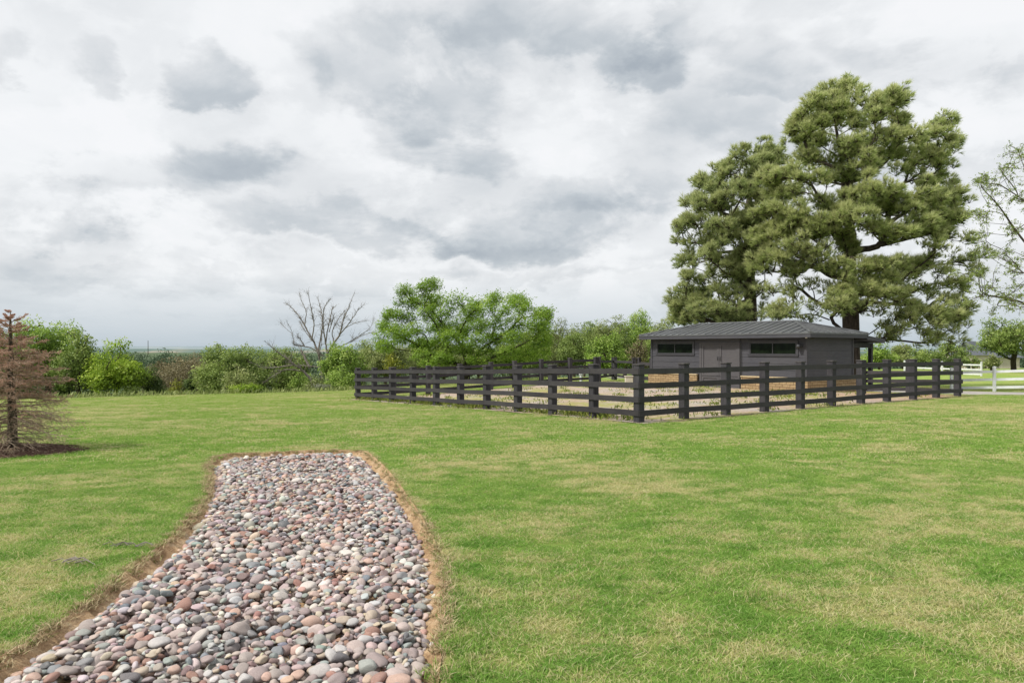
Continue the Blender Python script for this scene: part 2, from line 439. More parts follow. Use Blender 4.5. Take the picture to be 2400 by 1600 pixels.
def unit(v): return v/(np.linalg.norm(v, axis=-1, keepdims=True)+1e-9)

def leaf_quads(C, size, tint, aspect=.55, nrm=None, axis=None, jitter=.8):
    """C (N,3) centres -> pointed leaf quads"""
    N = len(C); size = np.broadcast_to(size, (N,))
    a = unit(rng.normal(size=(N, 3))) if axis is None else unit(axis+rng.normal(size=(N, 3))*jitter)
    nn = unit(rng.normal(size=(N, 3))+(0 if nrm is None else nrm))
    b = unit(np.cross(nn, a))
    h = size[:, None]*.5
    V = np.stack([C-a*h, C+b*h*aspect, C+a*h, C-b*h*aspect], 1).reshape(-1, 3)
    Q = (np.arange(N)*4)[:, None]+np.arange(4)[None]
    return V, Q, np.repeat(tint, 4)

def needle_tufts(C, D, L, tint, K=14, w=.02, spread=.75):
    """bundles of needles: K thin triangles per tuft"""
    N = len(C)
    C2 = np.repeat(C, K, 0); D2 = unit(np.repeat(D, K, 0)+rng.normal(size=(N*K, 3))*spread)
    L2 = np.repeat(np.broadcast_to(L, (N,)), K)*rng.uniform(.7, 1.15, N*K)
    back = rng.uniform(0, .45, N*K)
    C2 = C2-np.repeat(D, K, 0)*(back*L2)[:, None]
    s = unit(np.cross(D2, rng.normal(size=(N*K, 3))))*w*.5
    tip = C2+D2*L2[:, None]; tip[:, 2] -= .03
    V = np.stack([C2-s, C2+s, tip], 1).reshape(-1, 3)
    T = np.arange(N*K*3).reshape(-1, 3)
    t2 = np.repeat(tint, K)+rng.normal(size=N*K)*.08
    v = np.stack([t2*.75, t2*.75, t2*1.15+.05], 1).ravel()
    return V, T, np.clip(v, 0, 1)

# ------------------------------------------------------------------ terrain
CP = np.array([(0, 0, 0), (-9, 2, 0), (12, 2, 0), (3.28, 18.24, 0), (17.63, 27.96, -.01), (10.4, 23, 0), (-7.42, 34, -.56), (-2.1, 26, -.27),
    (8.07, 41, -.18), (13.8, 33, -.18), (5.0, 42.4, -.13), (-9.4, 13.2, -.02), (-23.3, 36, -.70), (-18.4, 38, -.72), (-14.7, 42, -.82), (-10.3, 46, -.86),
    (24, 34, -.30), (27.3, 39, -.52), (48, 36, -.5), (36, 29, -.2), (35, 80, -.7), (18, 60, -.6), (0, 52, -.42), (60, 100, -1.2), (-30, 15, -.3), (40, 10, 0), (10, 38, -.16), (-16, 24, -.3)], float)
def tps_fit(cp):
    n = len(cp); d = np.linalg.norm(cp[:, None, :2]-cp[None, :, :2], axis=2)
    K = np.where(d > 0, d**2*np.log(d+1e-9), 0)+np.eye(n)*2.0
    Pm = np.c_[np.ones(n), cp[:, :2]]
    A = np.block([[K, Pm], [Pm.T, np.zeros((3, 3))]])
    return np.linalg.solve(A, np.r_[cp[:, 2], 0, 0, 0])
TW = tps_fit(CP)
def sstep(a, b, x):
    t = np.clip((x-a)/(b-a), 0, 1); return t*t*(3-2*t)
def Hbase(x, y):
    x = np.asarray(x, float); y = np.asarray(y, float)
    sh = x.shape; xf = x.ravel(); yf = y.ravel(); out = np.zeros(len(xf))
    xc = np.clip(xf, -45, 70); yc = np.clip(yf, -10, 110)
    for s in range(0, len(xf), 50000):
        a = slice(s, s+50000)
        d = np.sqrt((xc[a, None]-CP[None, :, 0])**2+(yc[a, None]-CP[None, :, 1])**2)
        out[a] = (np.where(d > 0, d*d*np.log(d+1e-9), 0)@TW[:len(CP)])+TW[-3]+TW[-2]*xc[a]+TW[-1]*yc[a]
    out = np.clip(out, -1.6, .3)
    s = (xf+23.3)*-.61+(yf-36)*.79
    sp = np.where(s > 0, s, 0)
    wl = 1-sstep(-4, 28, xf)*.8
    drop = (0.15*sp*sp/(sp+5))*wl
    drop = 11.5*(1-np.exp(-drop/11.5))
    r = np.hypot(xf, yf)
    drop = drop*1+sstep(120, 400, r)*(11.5-drop)*1.0*sstep(0, 30, s)
    back = sstep(120, 420, r)*8
    out = out-np.maximum(drop, back)
    return out.reshape(sh)

# stone bed outlines (ground, world xy), measured on the flat lawn
def GP(px, py):
    d = F*CH/(py-HY); return ((px-1200)/F*d, d)
BED_OUT = [GP(*p) for p in [(-240, 1700), (0, 1552), (100, 1492), (200, 1418), (300, 1345), (400, 1268), (462, 1200), (488, 1150), (488, 1105), (484, 1082), (520, 1066), (600, 1064), (700, 1060), (780, 1056),
    (850, 1058), (872, 1072), (915, 1115), (962, 1180), (1010, 1255), (1040, 1330), (1046, 1420), (1036, 1520), (1028, 1620), (1020, 1760)]]
BED_IN = [GP(*p) for p in [(-140, 1700), (50, 1556), (135, 1497), (238, 1424), (330, 1352), (425, 1282), (476, 1215), (500, 1155), (506, 1110), (500, 1086), (530, 1074), (600, 1074), (700, 1068), (780, 1062),
    (845, 1066), (862, 1080), (900, 1122), (945, 1188), (985, 1260), (1008, 1330), (1012, 1420), (1004, 1520), (996, 1620), (990, 1760)]]

def inside(poly, x, y):
    poly = np.array(poly); x = np.asarray(x); y = np.asarray(y); r = np.zeros(x.shape, bool); n = len(poly)
    for i in range(n):
        x0, y0 = poly[i]; x1, y1 = poly[(i+1) % n]
        c = ((y0 > y) != (y1 > y)) & (x < (x1-x0)*(y-y0)/((y1-y0) if y1 != y0 else 1e-9)+x0); r ^= c
    return r
def pdist(poly, x, y):
    poly = np.array(poly); d = np.full(np.shape(x), 1e9); n = len(poly)
    for i in range(n):
        a = poly[i]; b = poly[(i+1) % n]; ab = b-a
        t = np.clip(((x-a[0])*ab[0]+(y-a[1])*ab[1])/(ab@ab), 0, 1)
        d = np.minimum(d, np.hypot(x-a[0]-t*ab[0], y-a[1]-t*ab[1]))
    return d
def chaikin(p, k=2, closed=True):
    p = [np.array(q, float) for q in p]
    for _ in range(k):
        q = []
        for i in range(len(p)):
            a, b = p[i], p[(i+1) % len(p)]; q += [a*.75+b*.25, a*.25+b*.75]
        p = q
    return [tuple(v) for v in p]
BED_OUT = chaikin(BED_OUT); BED_IN = chaikin(BED_IN)
def noise2(x, y, s, seed=0):
    """cheap smooth noise from summed sines"""
    r = np.random.default_rng(seed); o = np.zeros(np.shape(x))
    for k in range(7):
        a = r.uniform(0, 6.28); f = s*r.uniform(.5, 2.0); ph = r.uniform(0, 6.28)
        o = o+np.sin((x*math.cos(a)+y*math.sin(a))*f+ph)/7
    return o
def bed_d(x, y):
    """ragged signed distance to the bed outline, positive inside"""
    return pdist(BED_OUT, x, y)*np.where(inside(BED_OUT, x, y), 1, -1)+noise2(x, y, 14, 31)*.028+noise2(x, y, 45, 33)*.016
def Hg(x, y):
    x = np.asarray(x, float); y = np.asarray(y, float); z = Hbase(x, y)
    near = (x > -6) & (x < 2) & (y < 14.5)
    if np.any(near):
        xn = x[near]; yn = y[near]
        d = bed_d(xn, yn)
        zz = z[near]-.085*sstep(0, .07, d)+.015*np.exp(-(d/.10)**2)*(d < 0)
        z = np.array(z, float); z[near] = zz
    return z
def H1(x, y): return float(Hg(np.array([x]), np.array([y]))[0])

def axis_pts(fine0, fine1, step, lo, hi, grow=1.09, mx=400):
    a = list(np.arange(fine0, fine1+1e-6, step)); s = step; v = a[-1]
    while v < hi: s = min(s*grow, mx); v += s; a.append(v)
    s = step; v = a[0]; b = []
    while v > lo: s = min(s*grow, mx); v -= s; b.append(v)
    return np.array(b[::-1]+a)
gx = axis_pts(-4.6, 1.0, .05, -7000, 7000, 1.085); gy = axis_pts(2.0, 13.4, .05, -60, 9000, 1.07)
X, Y = np.meshgrid(gx, gy)
Z = Hg(X, Y)+noise2(X, Y, .5, 3)*.03*sstep(0, 6, Y)
rr = np.hypot(X, Y)
Z = Z+noise2(X, Y, .004, 5)*5*sstep(300, 1500, rr)
ny, nx = X.shape
ii, jj = np.meshgrid(np.arange(ny-1), np.arange(nx-1), indexing='ij')
Qd = np.stack([ii*nx+jj, ii*nx+jj+1, (ii+1)*nx+jj+1, (ii+1)*nx+jj], -1).reshape(-1, 4)
th = np.zeros(X.shape); near = (X > -6) & (X < 2.5) & (Y < 14.8)
dd = -bed_d(X[near], Y[near])
th[near] = np.clip(1-dd/(.055+.03*noise2(X[near], Y[near], 3, 35)), 0, 1)
sd = (X+23.3)*-.61+(Y-36)*.79
wild = sstep(1.5, 5, sd)*(1-sstep(14, 24, X))
ground = np_mesh('lawn_ground', np.stack([X, Y, Z], -1).reshape(-1, 3), Qd, M['lawn_base'], attrs={'thatch': th.ravel(), 'wild': wild.ravel()}, smooth=True)
set_props(ground, 'broad mown green lawn with straw coloured patches', 'lawn', kind='structure')

def sheet(name, poly, spacing, off, mat, kind='structure', rough=0.0, z=None, label=None, cat=None):
    """flat sheet following the terrain, bounded by a polygon"""
    poly = [tuple(p) for p in poly]; dense = []
    for i in range(len(poly)):
        a = np.array(poly[i]); b = np.array(poly[(i+1) % len(poly)]); L = np.linalg.norm(b-a); k = max(1, int(L/spacing))
        nn = np.array([-(b-a)[1], (b-a)[0]])/max(L, 1e-9)
        for t in range(k):
            dense.append(tuple(a+(b-a)*t/k+nn*rng.normal()*rough))
    pa = np.array(dense); x0, y0 = pa.min(0); x1, y1 = pa.max(0)
    xs, ys = np.meshgrid(np.arange(x0, x1, spacing), np.arange(y0, y1, spacing)); xs = xs.ravel()+rng.uniform(-.2, .2, xs.size)*spacing; ys = ys.ravel()
    m = inside(pa, xs, ys) & (pdist(pa, xs, ys) > spacing*.4)
    pts = [Vector(p) for p in dense]+[Vector((a, b)) for a, b in zip(xs[m], ys[m])]
    n = len(dense); ed = [(i, (i+1) % n) for i in range(n)]
    vs, es, fs, *_ = delaunay_2d_cdt(pts, ed, [], 1, 1e-6)
    v = np.array([(p.x, p.y) for p in vs]); zz = (Hg(v[:, 0], v[:, 1]) if z is None else np.full(len(v), z))+off+noise2(v[:, 0], v[:, 1], .5, 3)*.03*sstep(0, 6, v[:, 1])
    T = np.array([f for f in fs if len(f) == 3])
    a = v[T[:, 1]]-v[T[:, 0]]; b = v[T[:, 2]]-v[T[:, 0]]; fl = (a[:, 0]*b[:, 1]-a[:, 1]*b[:, 0]) < 0
    T[fl] = T[fl][:, ::-1]
    o = np_mesh(name, np.c_[v, zz], T, mat, smooth=True)
    return set_props(o, label, cat, kind=kind)

# key fence / barn points
E0 = np.array([3.28, 18.24]); ER = np.array([17.63, 27.96]); EL = np.array([-7.42, 34.0])
FR = unit(ER-E0); FL = unit(EL-E0)
EB = EL+FR*15.0
BB = np.array([8.07, 41.0]); bx_ = np.array([.58, -.815]); bx_ /= np.linalg.norm(bx_); by_ = np.array([-bx_[1], bx_[0]])
def BL(x, y): return BB+bx_*x+by_*y

sheet('bed_soil', BED_OUT, .12, .012, M['soil'], label='bare tan soil along the edges of the stone bed', cat='soil')
arena = [E0-FR*.15-FL*.35+(0, -.0), ER+FR*.9-FL*.25, ER+FR*2.2+FL*2.0, BL(12.8, 0.5), BL(12.5, 8), BL(-.5, 7), BL(-1, .5), EB+FL*.3+FR*.6, EB+FL*.3, EL+FL*.3-FR*.1, EL-FR*.45, (EL+E0)/2-FR*.30]
sheet('arena_ground', arena, .7, .02, M['arena_dirt'], rough=.05, label='bare dirt and gravel of the fenced arena with thin weeds', cat='dirt')
sheet('driveway', [(19.2, 29.9), (24, 31.3), (48, 33.2), (70, 34), (70, 39.5), (48, 38.4), (26, 38.0), (21, 38.6), (19, 41), (17, 46), (12, 52), (8, 56), (7, 53), (12, 47.5), (15.2, 42.6), (16.6, 38.5), (17.6, 34)], .8, .035, M['concrete'], label='pale concrete drive running behind the arena', cat='driveway')
sl = [GP(588, 1079), GP(706, 1074), GP(700, 1064), GP(596, 1069)]
mb = MB()
z0 = H1(-3.3, 12.6); q = [np.array([x, y, z0+.06]) for x, y in sl]; q2 = [p-[0, 0, .14] for p in q]
mb.add(q2+q, [(3, 2, 1, 0), (4, 5, 6, 7), (0, 1, 5, 4), (1, 2, 6, 5), (2, 3, 7, 6), (3, 0, 4, 7)])
set_props(mb.build('concrete_slab', M['concrete']), 'flat pale concrete slab at the far end of the stone bed', 'slab')

# far hills
def hills(name, dist, h0, amp, seed, mat, span=1.5, label=''):
    n = 260; xs = np.linspace(-dist*span, dist*span, n); rows = []
    prof = noise2(xs, xs*0, .0011*4000/dist, seed)+.5*noise2(xs, xs*0, .004*4000/dist, seed+1)
    for k, (dy, f) in enumerate([(0, 0), (.03, .35), (.07, .8), (.10, 1), (.2, .5)]):
        rows.append(np.stack([xs, np.full(n, dist*(1+dy))+noise2(xs, xs*0+k, .002, seed+k)*dist*.01, -16+(h0+16+amp*prof)*f], 1))
    V = np.concatenate(rows); i, j = np.meshgrid(np.arange(4), np.arange(n-1), indexing='ij')
    Q = np.stack([i*n+j, i*n+j+1, (i+1)*n+j+1, (i+1)*n+j], -1).reshape(-1, 4)
    set_props(np_mesh(name, V, Q, mat, smooth=True), label, 'hills', kind='structure')
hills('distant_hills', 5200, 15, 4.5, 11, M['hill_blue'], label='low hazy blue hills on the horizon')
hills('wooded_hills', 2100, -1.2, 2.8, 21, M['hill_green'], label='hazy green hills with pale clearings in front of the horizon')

# ------------------------------------------------------------------ grass
def blade_patch(name, size, n, h0, h1, w, mat, lean=.5):
    p = rng.uniform(-size/2, size/2, (n, 2)); h = rng.uniform(h0, h1, n)
    az = rng.uniform(0, 2*math.pi, n); ln = rng.uniform(.1, lean*2, n)*h; fa = rng.uniform(0, 2*math.pi, n)
    s = np.stack([np.cos(fa), np.sin(fa), np.zeros(n)], 1)*w*.5
    b = np.c_[p, np.full(n, -.01)]; dr = np.stack([np.cos(az), np.sin(az), np.zeros(n)], 1)
    m = b+dr*(ln*.35)[:, None]; m[:, 2] += h*.6
    t = b+dr*ln[:, None]; t[:, 2] += h
    V = np.stack([b-s, b+s, m+s*.8, m-s*.8, t], 1).reshape(-1, 3)
    k = (np.arange(n)*5)[:, None]
    Q = k+np.array([[0, 1, 2, 3]]); T = k+np.array([[3, 2, 4]])
    r_ = np.repeat(rng.random(n), 5); q_ = np.repeat(rng.random(n), 5); t_ = np.tile([0, 0, .6, .6, 1.0], n)
    return np_mesh(name, V, [Q, T], mat, attrs={'r': r_, 'q': q_, 't': t_}, link=False)

def scatter(name, pts, patches, smin, smax, label, cat, mat):
    """points mesh with a geometry-nodes modifier that stands a grass patch on each point"""
    me = bpy.data.meshes.new(name); me.vertices.add(len(pts)); me.vertices.foreach_set('co', np.asarray(pts, np.float32).ravel()); me.update()
    o = bpy.data.objects.new(name, me); COL.objects.link(o); me.materials.append(mat)
    ng = bpy.data.node_groups.new(name+'_nodes', 'GeometryNodeTree')
    ng.interface.new_socket('Geometry', in_out='INPUT', socket_type='NodeSocketGeometry')
    ng.interface.new_socket('Geometry', in_out='OUTPUT', socket_type='NodeSocketGeometry')
    gi = ng.nodes.new('NodeGroupInput'); go = ng.nodes.new('NodeGroupOutput')
    iop = ng.nodes.new('GeometryNodeInstanceOnPoints')
    g2 = ng.nodes.new('GeometryNodeGeometryToInstance')
    for p in patches:
        oi = ng.nodes.new('GeometryNodeObjectInfo'); oi.inputs['Object'].default_value = p
        ng.links.new(oi.outputs['Geometry'], g2.inputs[0])
    ng.links.new(gi.outputs[0], iop.inputs['Points']); ng.links.new(g2.outputs[0], iop.inputs['Instance'])
    iop.inputs['Pick Instance'].default_value = True
    rv = ng.nodes.new('FunctionNodeRandomValue'); rv.data_type = 'FLOAT_VECTOR'
    rv.inputs[0].default_value = (0, 0, 0); rv.inputs[1].default_value = (0, 0, 6.283)
    ng.links.new(rv.outputs[0], iop.inputs['Rotation'])
    rs = ng.nodes.new('FunctionNodeRandomValue'); rs.data_type = 'FLOAT'
    rs.inputs[2].default_value = smin; rs.inputs[3].default_value = smax; rs.inputs['Seed'].default_value = 5
    ng.links.new(rs.outputs[1], iop.inputs['Scale'])
    ng.links.new(iop.outputs[0], go.inputs[0])
    md = o.modifiers.new('scatter', 'NODES'); md.node_group = ng
    return set_props(o, label, cat, kind='stuff')

ARENA_NP = [tuple(p) for p in arena]
DRIVE_NP = [(19.2, 29.9), (24, 31.3), (70, 34), (70, 39.5), (26, 38.0), (19, 41), (17, 46), (8, 56), (7, 53), (15.2, 42.6), (16.6, 38.5), (17.6, 34)]
MULCH_C = np.array([-9.55, 13.2])
def lawn_ok(x, y, m):
    ok = ~inside(ARENA_NP, x, y) & ~inside(DRIVE_NP, x, y)
    ok &= np.hypot((x-MULCH_C[0])/1.5, (y-MULCH_C[1])/.95) > 1
    return ok & ~(inside(BED_OUT, x, y)) & ((pdist(BED_OUT, x, y) > m) | (y > 20))
def fan_points(y0, y1, step, m, extra=1.2, wide=.78):
    ys = np.arange(y0, y1, step); out = []
    for yv in ys:
        w = wide*yv+extra; xs = np.arange(-w, w, step)
        out.append(np.stack([xs, np.full(len(xs), yv)], 1))
    p = np.concatenate(out)+rng.uniform(-.4, .4, (sum(len(a) for a in out), 2))*step
    p = p[lawn_ok(p[:, 0], p[:, 1], m)]
    return np.c_[p, Hg(p[:, 0], p[:, 1])+noise2(p[:, 0], p[:, 1], .5, 3)*.03*sstep(0, 6, p[:, 1])]
pa = [blade_patch('grass_patch', .46, 880, .016, .042, .0056, M['grass_blades'], 1.2) for _ in range(5)]
scatter('lawn_grass', fan_points(2.6, 11.6, .29, .19), pa, .85, 1.15, 'short mown grass blades covering the near lawn', 'grass', M['grass_blades'])
pb = [blade_patch('grass_patch_far', 1.12, 1500, .02, .045, .011, M['grass_blades'], .9) for _ in range(3)]
scatter('far_lawn_grass', fan_points(11.2, 47, .74, .42, wide=.74), pb, .85, 1.15, 'short mown grass covering the farther lawn', 'grass', M['grass_blades'])
pe = [blade_patch('coarse_tuft', .16, 46, .05, .10, .006, M['grass_blades'], .9) for _ in range(3)]
tp_ = fan_points(3.4, 26, .95, .4); tp_ = tp_[rng.random(len(tp_)) < .28]; tp_[:, :2] += rng.normal(size=(len(tp_), 2))*.3; tp_[:, 2] = Hg(tp_[:, 0], tp_[:, 1])
scatter('coarse_grass', tp_[lawn_ok(tp_[:, 0], tp_[:, 1], .2)], pe, .6, 1.1, 'scattered taller grass tufts standing out of the lawn', 'grass', M['grass_blades'])
# small fill around the bed plus thatch lip
def ring_points(step, d0, d1):
    x0, x1, y0, y1 = -5.5, 1.6, 2.6, 13.6
    xs, ys = np.meshgrid(np.arange(x0, x1, step), np.arange(y0, y1, step)); xs = xs.ravel()+rng.uniform(-.5, .5, xs.size)*step; ys = ys.ravel()+rng.uniform(-.5, .5, xs.size)*step
    d = -bed_d(xs, ys)
    m = (d > d0) & (d < d1); return np.c_[xs[m], ys[m], Hg(xs[m], ys[m])]
pc = [blade_patch('grass_tuft', .12, 75, .018, .045, .0048, M['grass_blades'], .9) for _ in range(3)]
scatter('lawn_edge_grass', ring_points(.08, .03, .30), pc, .85, 1.15, 'short grass growing up to the edge of the stone bed', 'grass', M['grass_blades'])
pd_ = [blade_patch('thatch_tuft', .11, 90, .012, .04, .005, M['thatch_blades'], 1.6) for _ in range(3)]
rp = ring_points(.055, -.03, .035)
scatter('dry_thatch', rp, pd_, .8, 1.2, 'dry brown thatch along the cut edge of the lawn', 'dry grass', M['thatch_blades'])

# ------------------------------------------------------------------ river stones
def ico(sub):
    import bmesh
    bm = bmesh.new(); bmesh.ops.create_icosphere(bm, subdivisions=sub, radius=1.0)
    V = np.array([v.co[:] for v in bm.verts]); T = np.array([[v.index for v in f.verts] for f in bm.faces]); bm.free(); return V, T
def stone_shape(V, seed):
    r = np.random.default_rng(seed); W = V.copy()
    for _ in range(r.integers(3, 9)):          # planed facets, then rounded by blending
        n = unit(r.normal(size=3)); k = r.uniform(.48, .85); d = W@n
        W = W-np.outer(np.clip(d-k, 0, None)*r.uniform(.7, .95), n)
    f = 0
    for _ in range(5):
        n = unit(r.normal(size=3)); f = f+np.sin(V@n*r.uniform(1.5, 3.2)+r.uniform(0, 6))*.06
    return W*(1+f)[:, None]
I3, T3 = ico(3); I2, T2 = ico(2)
NVAR = 16
SH3 = [stone_shape(I3, 100+k) for k in range(NVAR)]; SH2 = [stone_shape(I2, 100+k) for k in range(NVAR)]
def rotm(az, tx, ty):
    ca, sa = math.cos(az), math.sin(az); Rz = np.array([[ca, -sa, 0], [sa, ca, 0], [0, 0, 1]])
    c, s = math.cos(tx), math.sin(tx); Rx = np.array([[1, 0, 0], [0, c, -s], [0, s, c]])
    c, s = math.cos(ty), math.sin(ty); Ry = np.array([[c, 0, s], [0, 1, 0], [-s, 0, c]])
    return Rx@Ry@Rz
def make_stones():
    res = .014; x0, x1, y0, y1 = -4.9, .35, 2.9, 12.75
    nxh = int((x1-x0)/res); nyh = int((y1-y0)/res); hm = np.full((nyh, nxh), -.068)
    st = []
    N = 22000
    xs = rng.uniform(x0, x1, N*3); ys = rng.uniform(y0, y1, N*3)
    m = inside(BED_IN, xs, ys); xs = xs[m][:N]; ys = ys[m][:N]
    dE = pdist(BED_IN, xs, ys)
    for k in range(len(xs)):
        a = .5*min(.135, max(.045, rng.lognormal(math.log(.076), .30)))
        if k % 4 == 0: a *= .7
        if k > 9500: a *= .8
        b = a*rng.uniform(.62, .95); c = a*rng.uniform(.36, .62)
        az = rng.uniform(0, math.pi); x, y = xs[k], ys[k]
        i0 = int((y-a-y0)/res); i1 = int((y+a-y0)/res)+1; j0 = int((x-a-x0)/res); j1 = int((x+a-x0)/res)+1
        if i0 < 0 or j0 < 0 or i1 >= nyh or j1 >= nxh: continue
        yy, xx = np.mgrid[i0:i1, j0:j1]; yy = yy*res+y0-y; xx = xx*res+x0-x
        ca, sa = math.cos(az), math.sin(az); u = xx*ca+yy*sa; v = -xx*sa+yy*ca
        q = 1-(u/a)**2-(v/b)**2; mk = q > .05
        if mk.sum() < 4: continue
        cap = c*np.sqrt(np.clip(q, 0, 1)); h = hm[i0:i1, j0:j1]
        need = np.sort((h+cap)[mk]); zc = need[int(len(need)*.80)]
        lim = min(.035, -.05+dE[k]*.5)+.010*math.sin(x*2.1+y*1.3)
        if zc > lim+.012: continue
        hh = np.where(mk, np.maximum(h, zc+cap), h); hm[i0:i1, j0:j1] = hh
        # tilt from local slope
        gy_, gx_ = np.gradient(h); tx = float(np.clip(rng.normal()*.22, -.6, .6)); ty = float(np.clip(rng.normal()*.22, -.6, .6))
        st.append((x, y, zc, a, b, c, az, tx, ty, int(rng.integers(NVAR)), int(rng.choice(len(PAL), p=PALW))))
    # a few strays on the soil
    for (px, py) in [(1027, 1416), (1016, 1490), (1022, 1380), (480, 1260), (455, 1300), (70, 1530)]:
        x, y = GP(px, py); st.append((x, y, -.055, .038, .03, .018, 1.0, .1, 0, 3, 2))
    print('stones', len(st))
    return st, hm
ST, hmap = make_stones()
vis = []
for k, s in enumerate(ST):
    px = 1200+s[0]/s[1]*F; py = HY+(CH-s[2])/s[1]*F
    if -5 < px < 2400 and py < 1605: vis.append((s[3]*s[4]/s[1]**2*(1 if s[2] > -.03 else .3), k))
vis.sort(reverse=True); big = set(k for _, k in vis[:300])
LBL = {'pink_grey': 'smooth pinkish grey', 'mauve': 'dull mauve', 'cream': 'pale cream', 'slate_blue': 'slate blue', 'green_grey': 'greenish grey', 'rust': 'rusty red',
       'salmon': 'salmon orange', 'charcoal': 'dark charcoal', 'tan': 'sandy tan', 'plum': 'plum coloured', 'light_grey': 'light grey', 'warm_grey': 'brownish grey'}
PM = []
for k in range(NVAR):
    me = bpy.data.meshes.new('river_stone'); me.from_pydata([tuple(v) for v in SH3[k]], [], [tuple(t) for t in T3]); me.polygons.foreach_set('use_smooth', [True]*len(T3)); me.materials.append(M['stone_mass']); PM.append(me)
VV = []; TT = []; CC = []; off = 0
palc = np.array([g(c) for _, c in PAL])
for k, s in enumerate(ST):
    x, y, z, a, b, c, az, tx, ty, var, pc_ = s
    if k in big:
        o = bpy.data.objects.new('river_stone', PM[var]); COL.objects.link(o)
        from mathutils import Matrix
        Rm = Matrix(rotm(az, tx, ty).tolist()).to_4x4()
        o.matrix_world = Matrix.Translation((x, y, z)) @ Rm @ Matrix.Diagonal((a*1.12, b*1.12, c*1.15, 1))
        nm = PAL[pc_][0]
        o.material_slots[0].link = 'OBJECT'; o.material_slots[0].material = M['stone_'+nm]
        set_props(o, LBL[nm]+' river stone in the near end of the stone bed', 'stone', LBL[nm]+' river stones nearest the camera')
        continue
    B, T = (SH3[var], T3) if y < 6.5 and z > -.03 else (SH2[var], T2)
    V = (B*np.array([a*1.12, b*1.12, c*1.15]))@rotm(az, tx, ty).T+np.array([x, y, z])
    VV.append(V); TT.append(T+off); off += len(V)
    cc = palc[pc_]*rng.uniform(.85, 1.12)*(1+rng.normal(size=3)*.04)
    CC.append(np.repeat(cc[None], len(V), 0))
o = np_mesh('river_stone_bed', np.concatenate(VV), np.concatenate(TT), M['stone_mass'], colors=np.concatenate(CC), smooth=True)
set_props(o, 'mass of smaller and farther river stones filling the bed', 'stones', kind='stuff')
# dry leaf litter among the stones
n = 700
ctr = np.array([(-2.6, 10.2), (-2.0, 7.7), (-2.9, 9.6), (-1.6, 6.0), (-3.2, 12.1)])[rng.integers(0, 5, n)]+rng.normal(size=(n, 2))*np.array([.35, .15])
m = inside(BED_IN, ctr[:, 0], ctr[:, 1]); ctr = ctr[m]
C = np.c_[ctr, np.full(len(ctr), .03)]
hz = hmap[np.clip(((ctr[:, 1]-2.9)/.014).astype(int), 0, hmap.shape[0]-1), np.clip(((ctr[:, 0]+4.9)/.014).astype(int), 0, hmap.shape[1]-1)]
C[:, 2] = hz+.014
ax = rng.normal(size=(len(C), 3)); ax[:, 2] *= .15
V, Q, t = leaf_quads(C, rng.uniform(.03, .08, len(C)), rng.random(len(C)), .25, np.array([0, 0, 3.]), ax, .1)
set_props(np_mesh('leaf_litter', V, Q, M['needle_dead'], attrs={'v': t*.6}), 'dry twigs and leaves lying on the stones', 'leaf litter', kind='stuff')
# twigs on the lawn
for (px, py, L_, lab) in [(165, 1327, .45, 'small bundle of dry pale twigs lying on the left lawn, nearer one'), (298, 1290, .3, 'small dry twig lying on the left lawn, farther one')]:
    x, y = GP(px, py); mb = MB(); z = H1(x, y)+.035
    for _ in range(9):
        a = rng.uniform(-.5, .5); l = L_*rng.uniform(.3, .7); p = np.array([x+rng.normal()*.1, y+rng.normal()*.03, z])
        q = np.array([[p[0]-l/2*math.cos(a), p[1]-l/2*math.sin(a), z-.01], [p[0], p[1]+.02, z+.02], [p[0]+l/2*math.cos(a), p[1]+l/2*math.sin(a), z-.005]])
        mb.tube(q, [.004, .004, .002], 4)
    set_props(mb.build('dry_twig', M['bark_dead']), lab, 'twig')

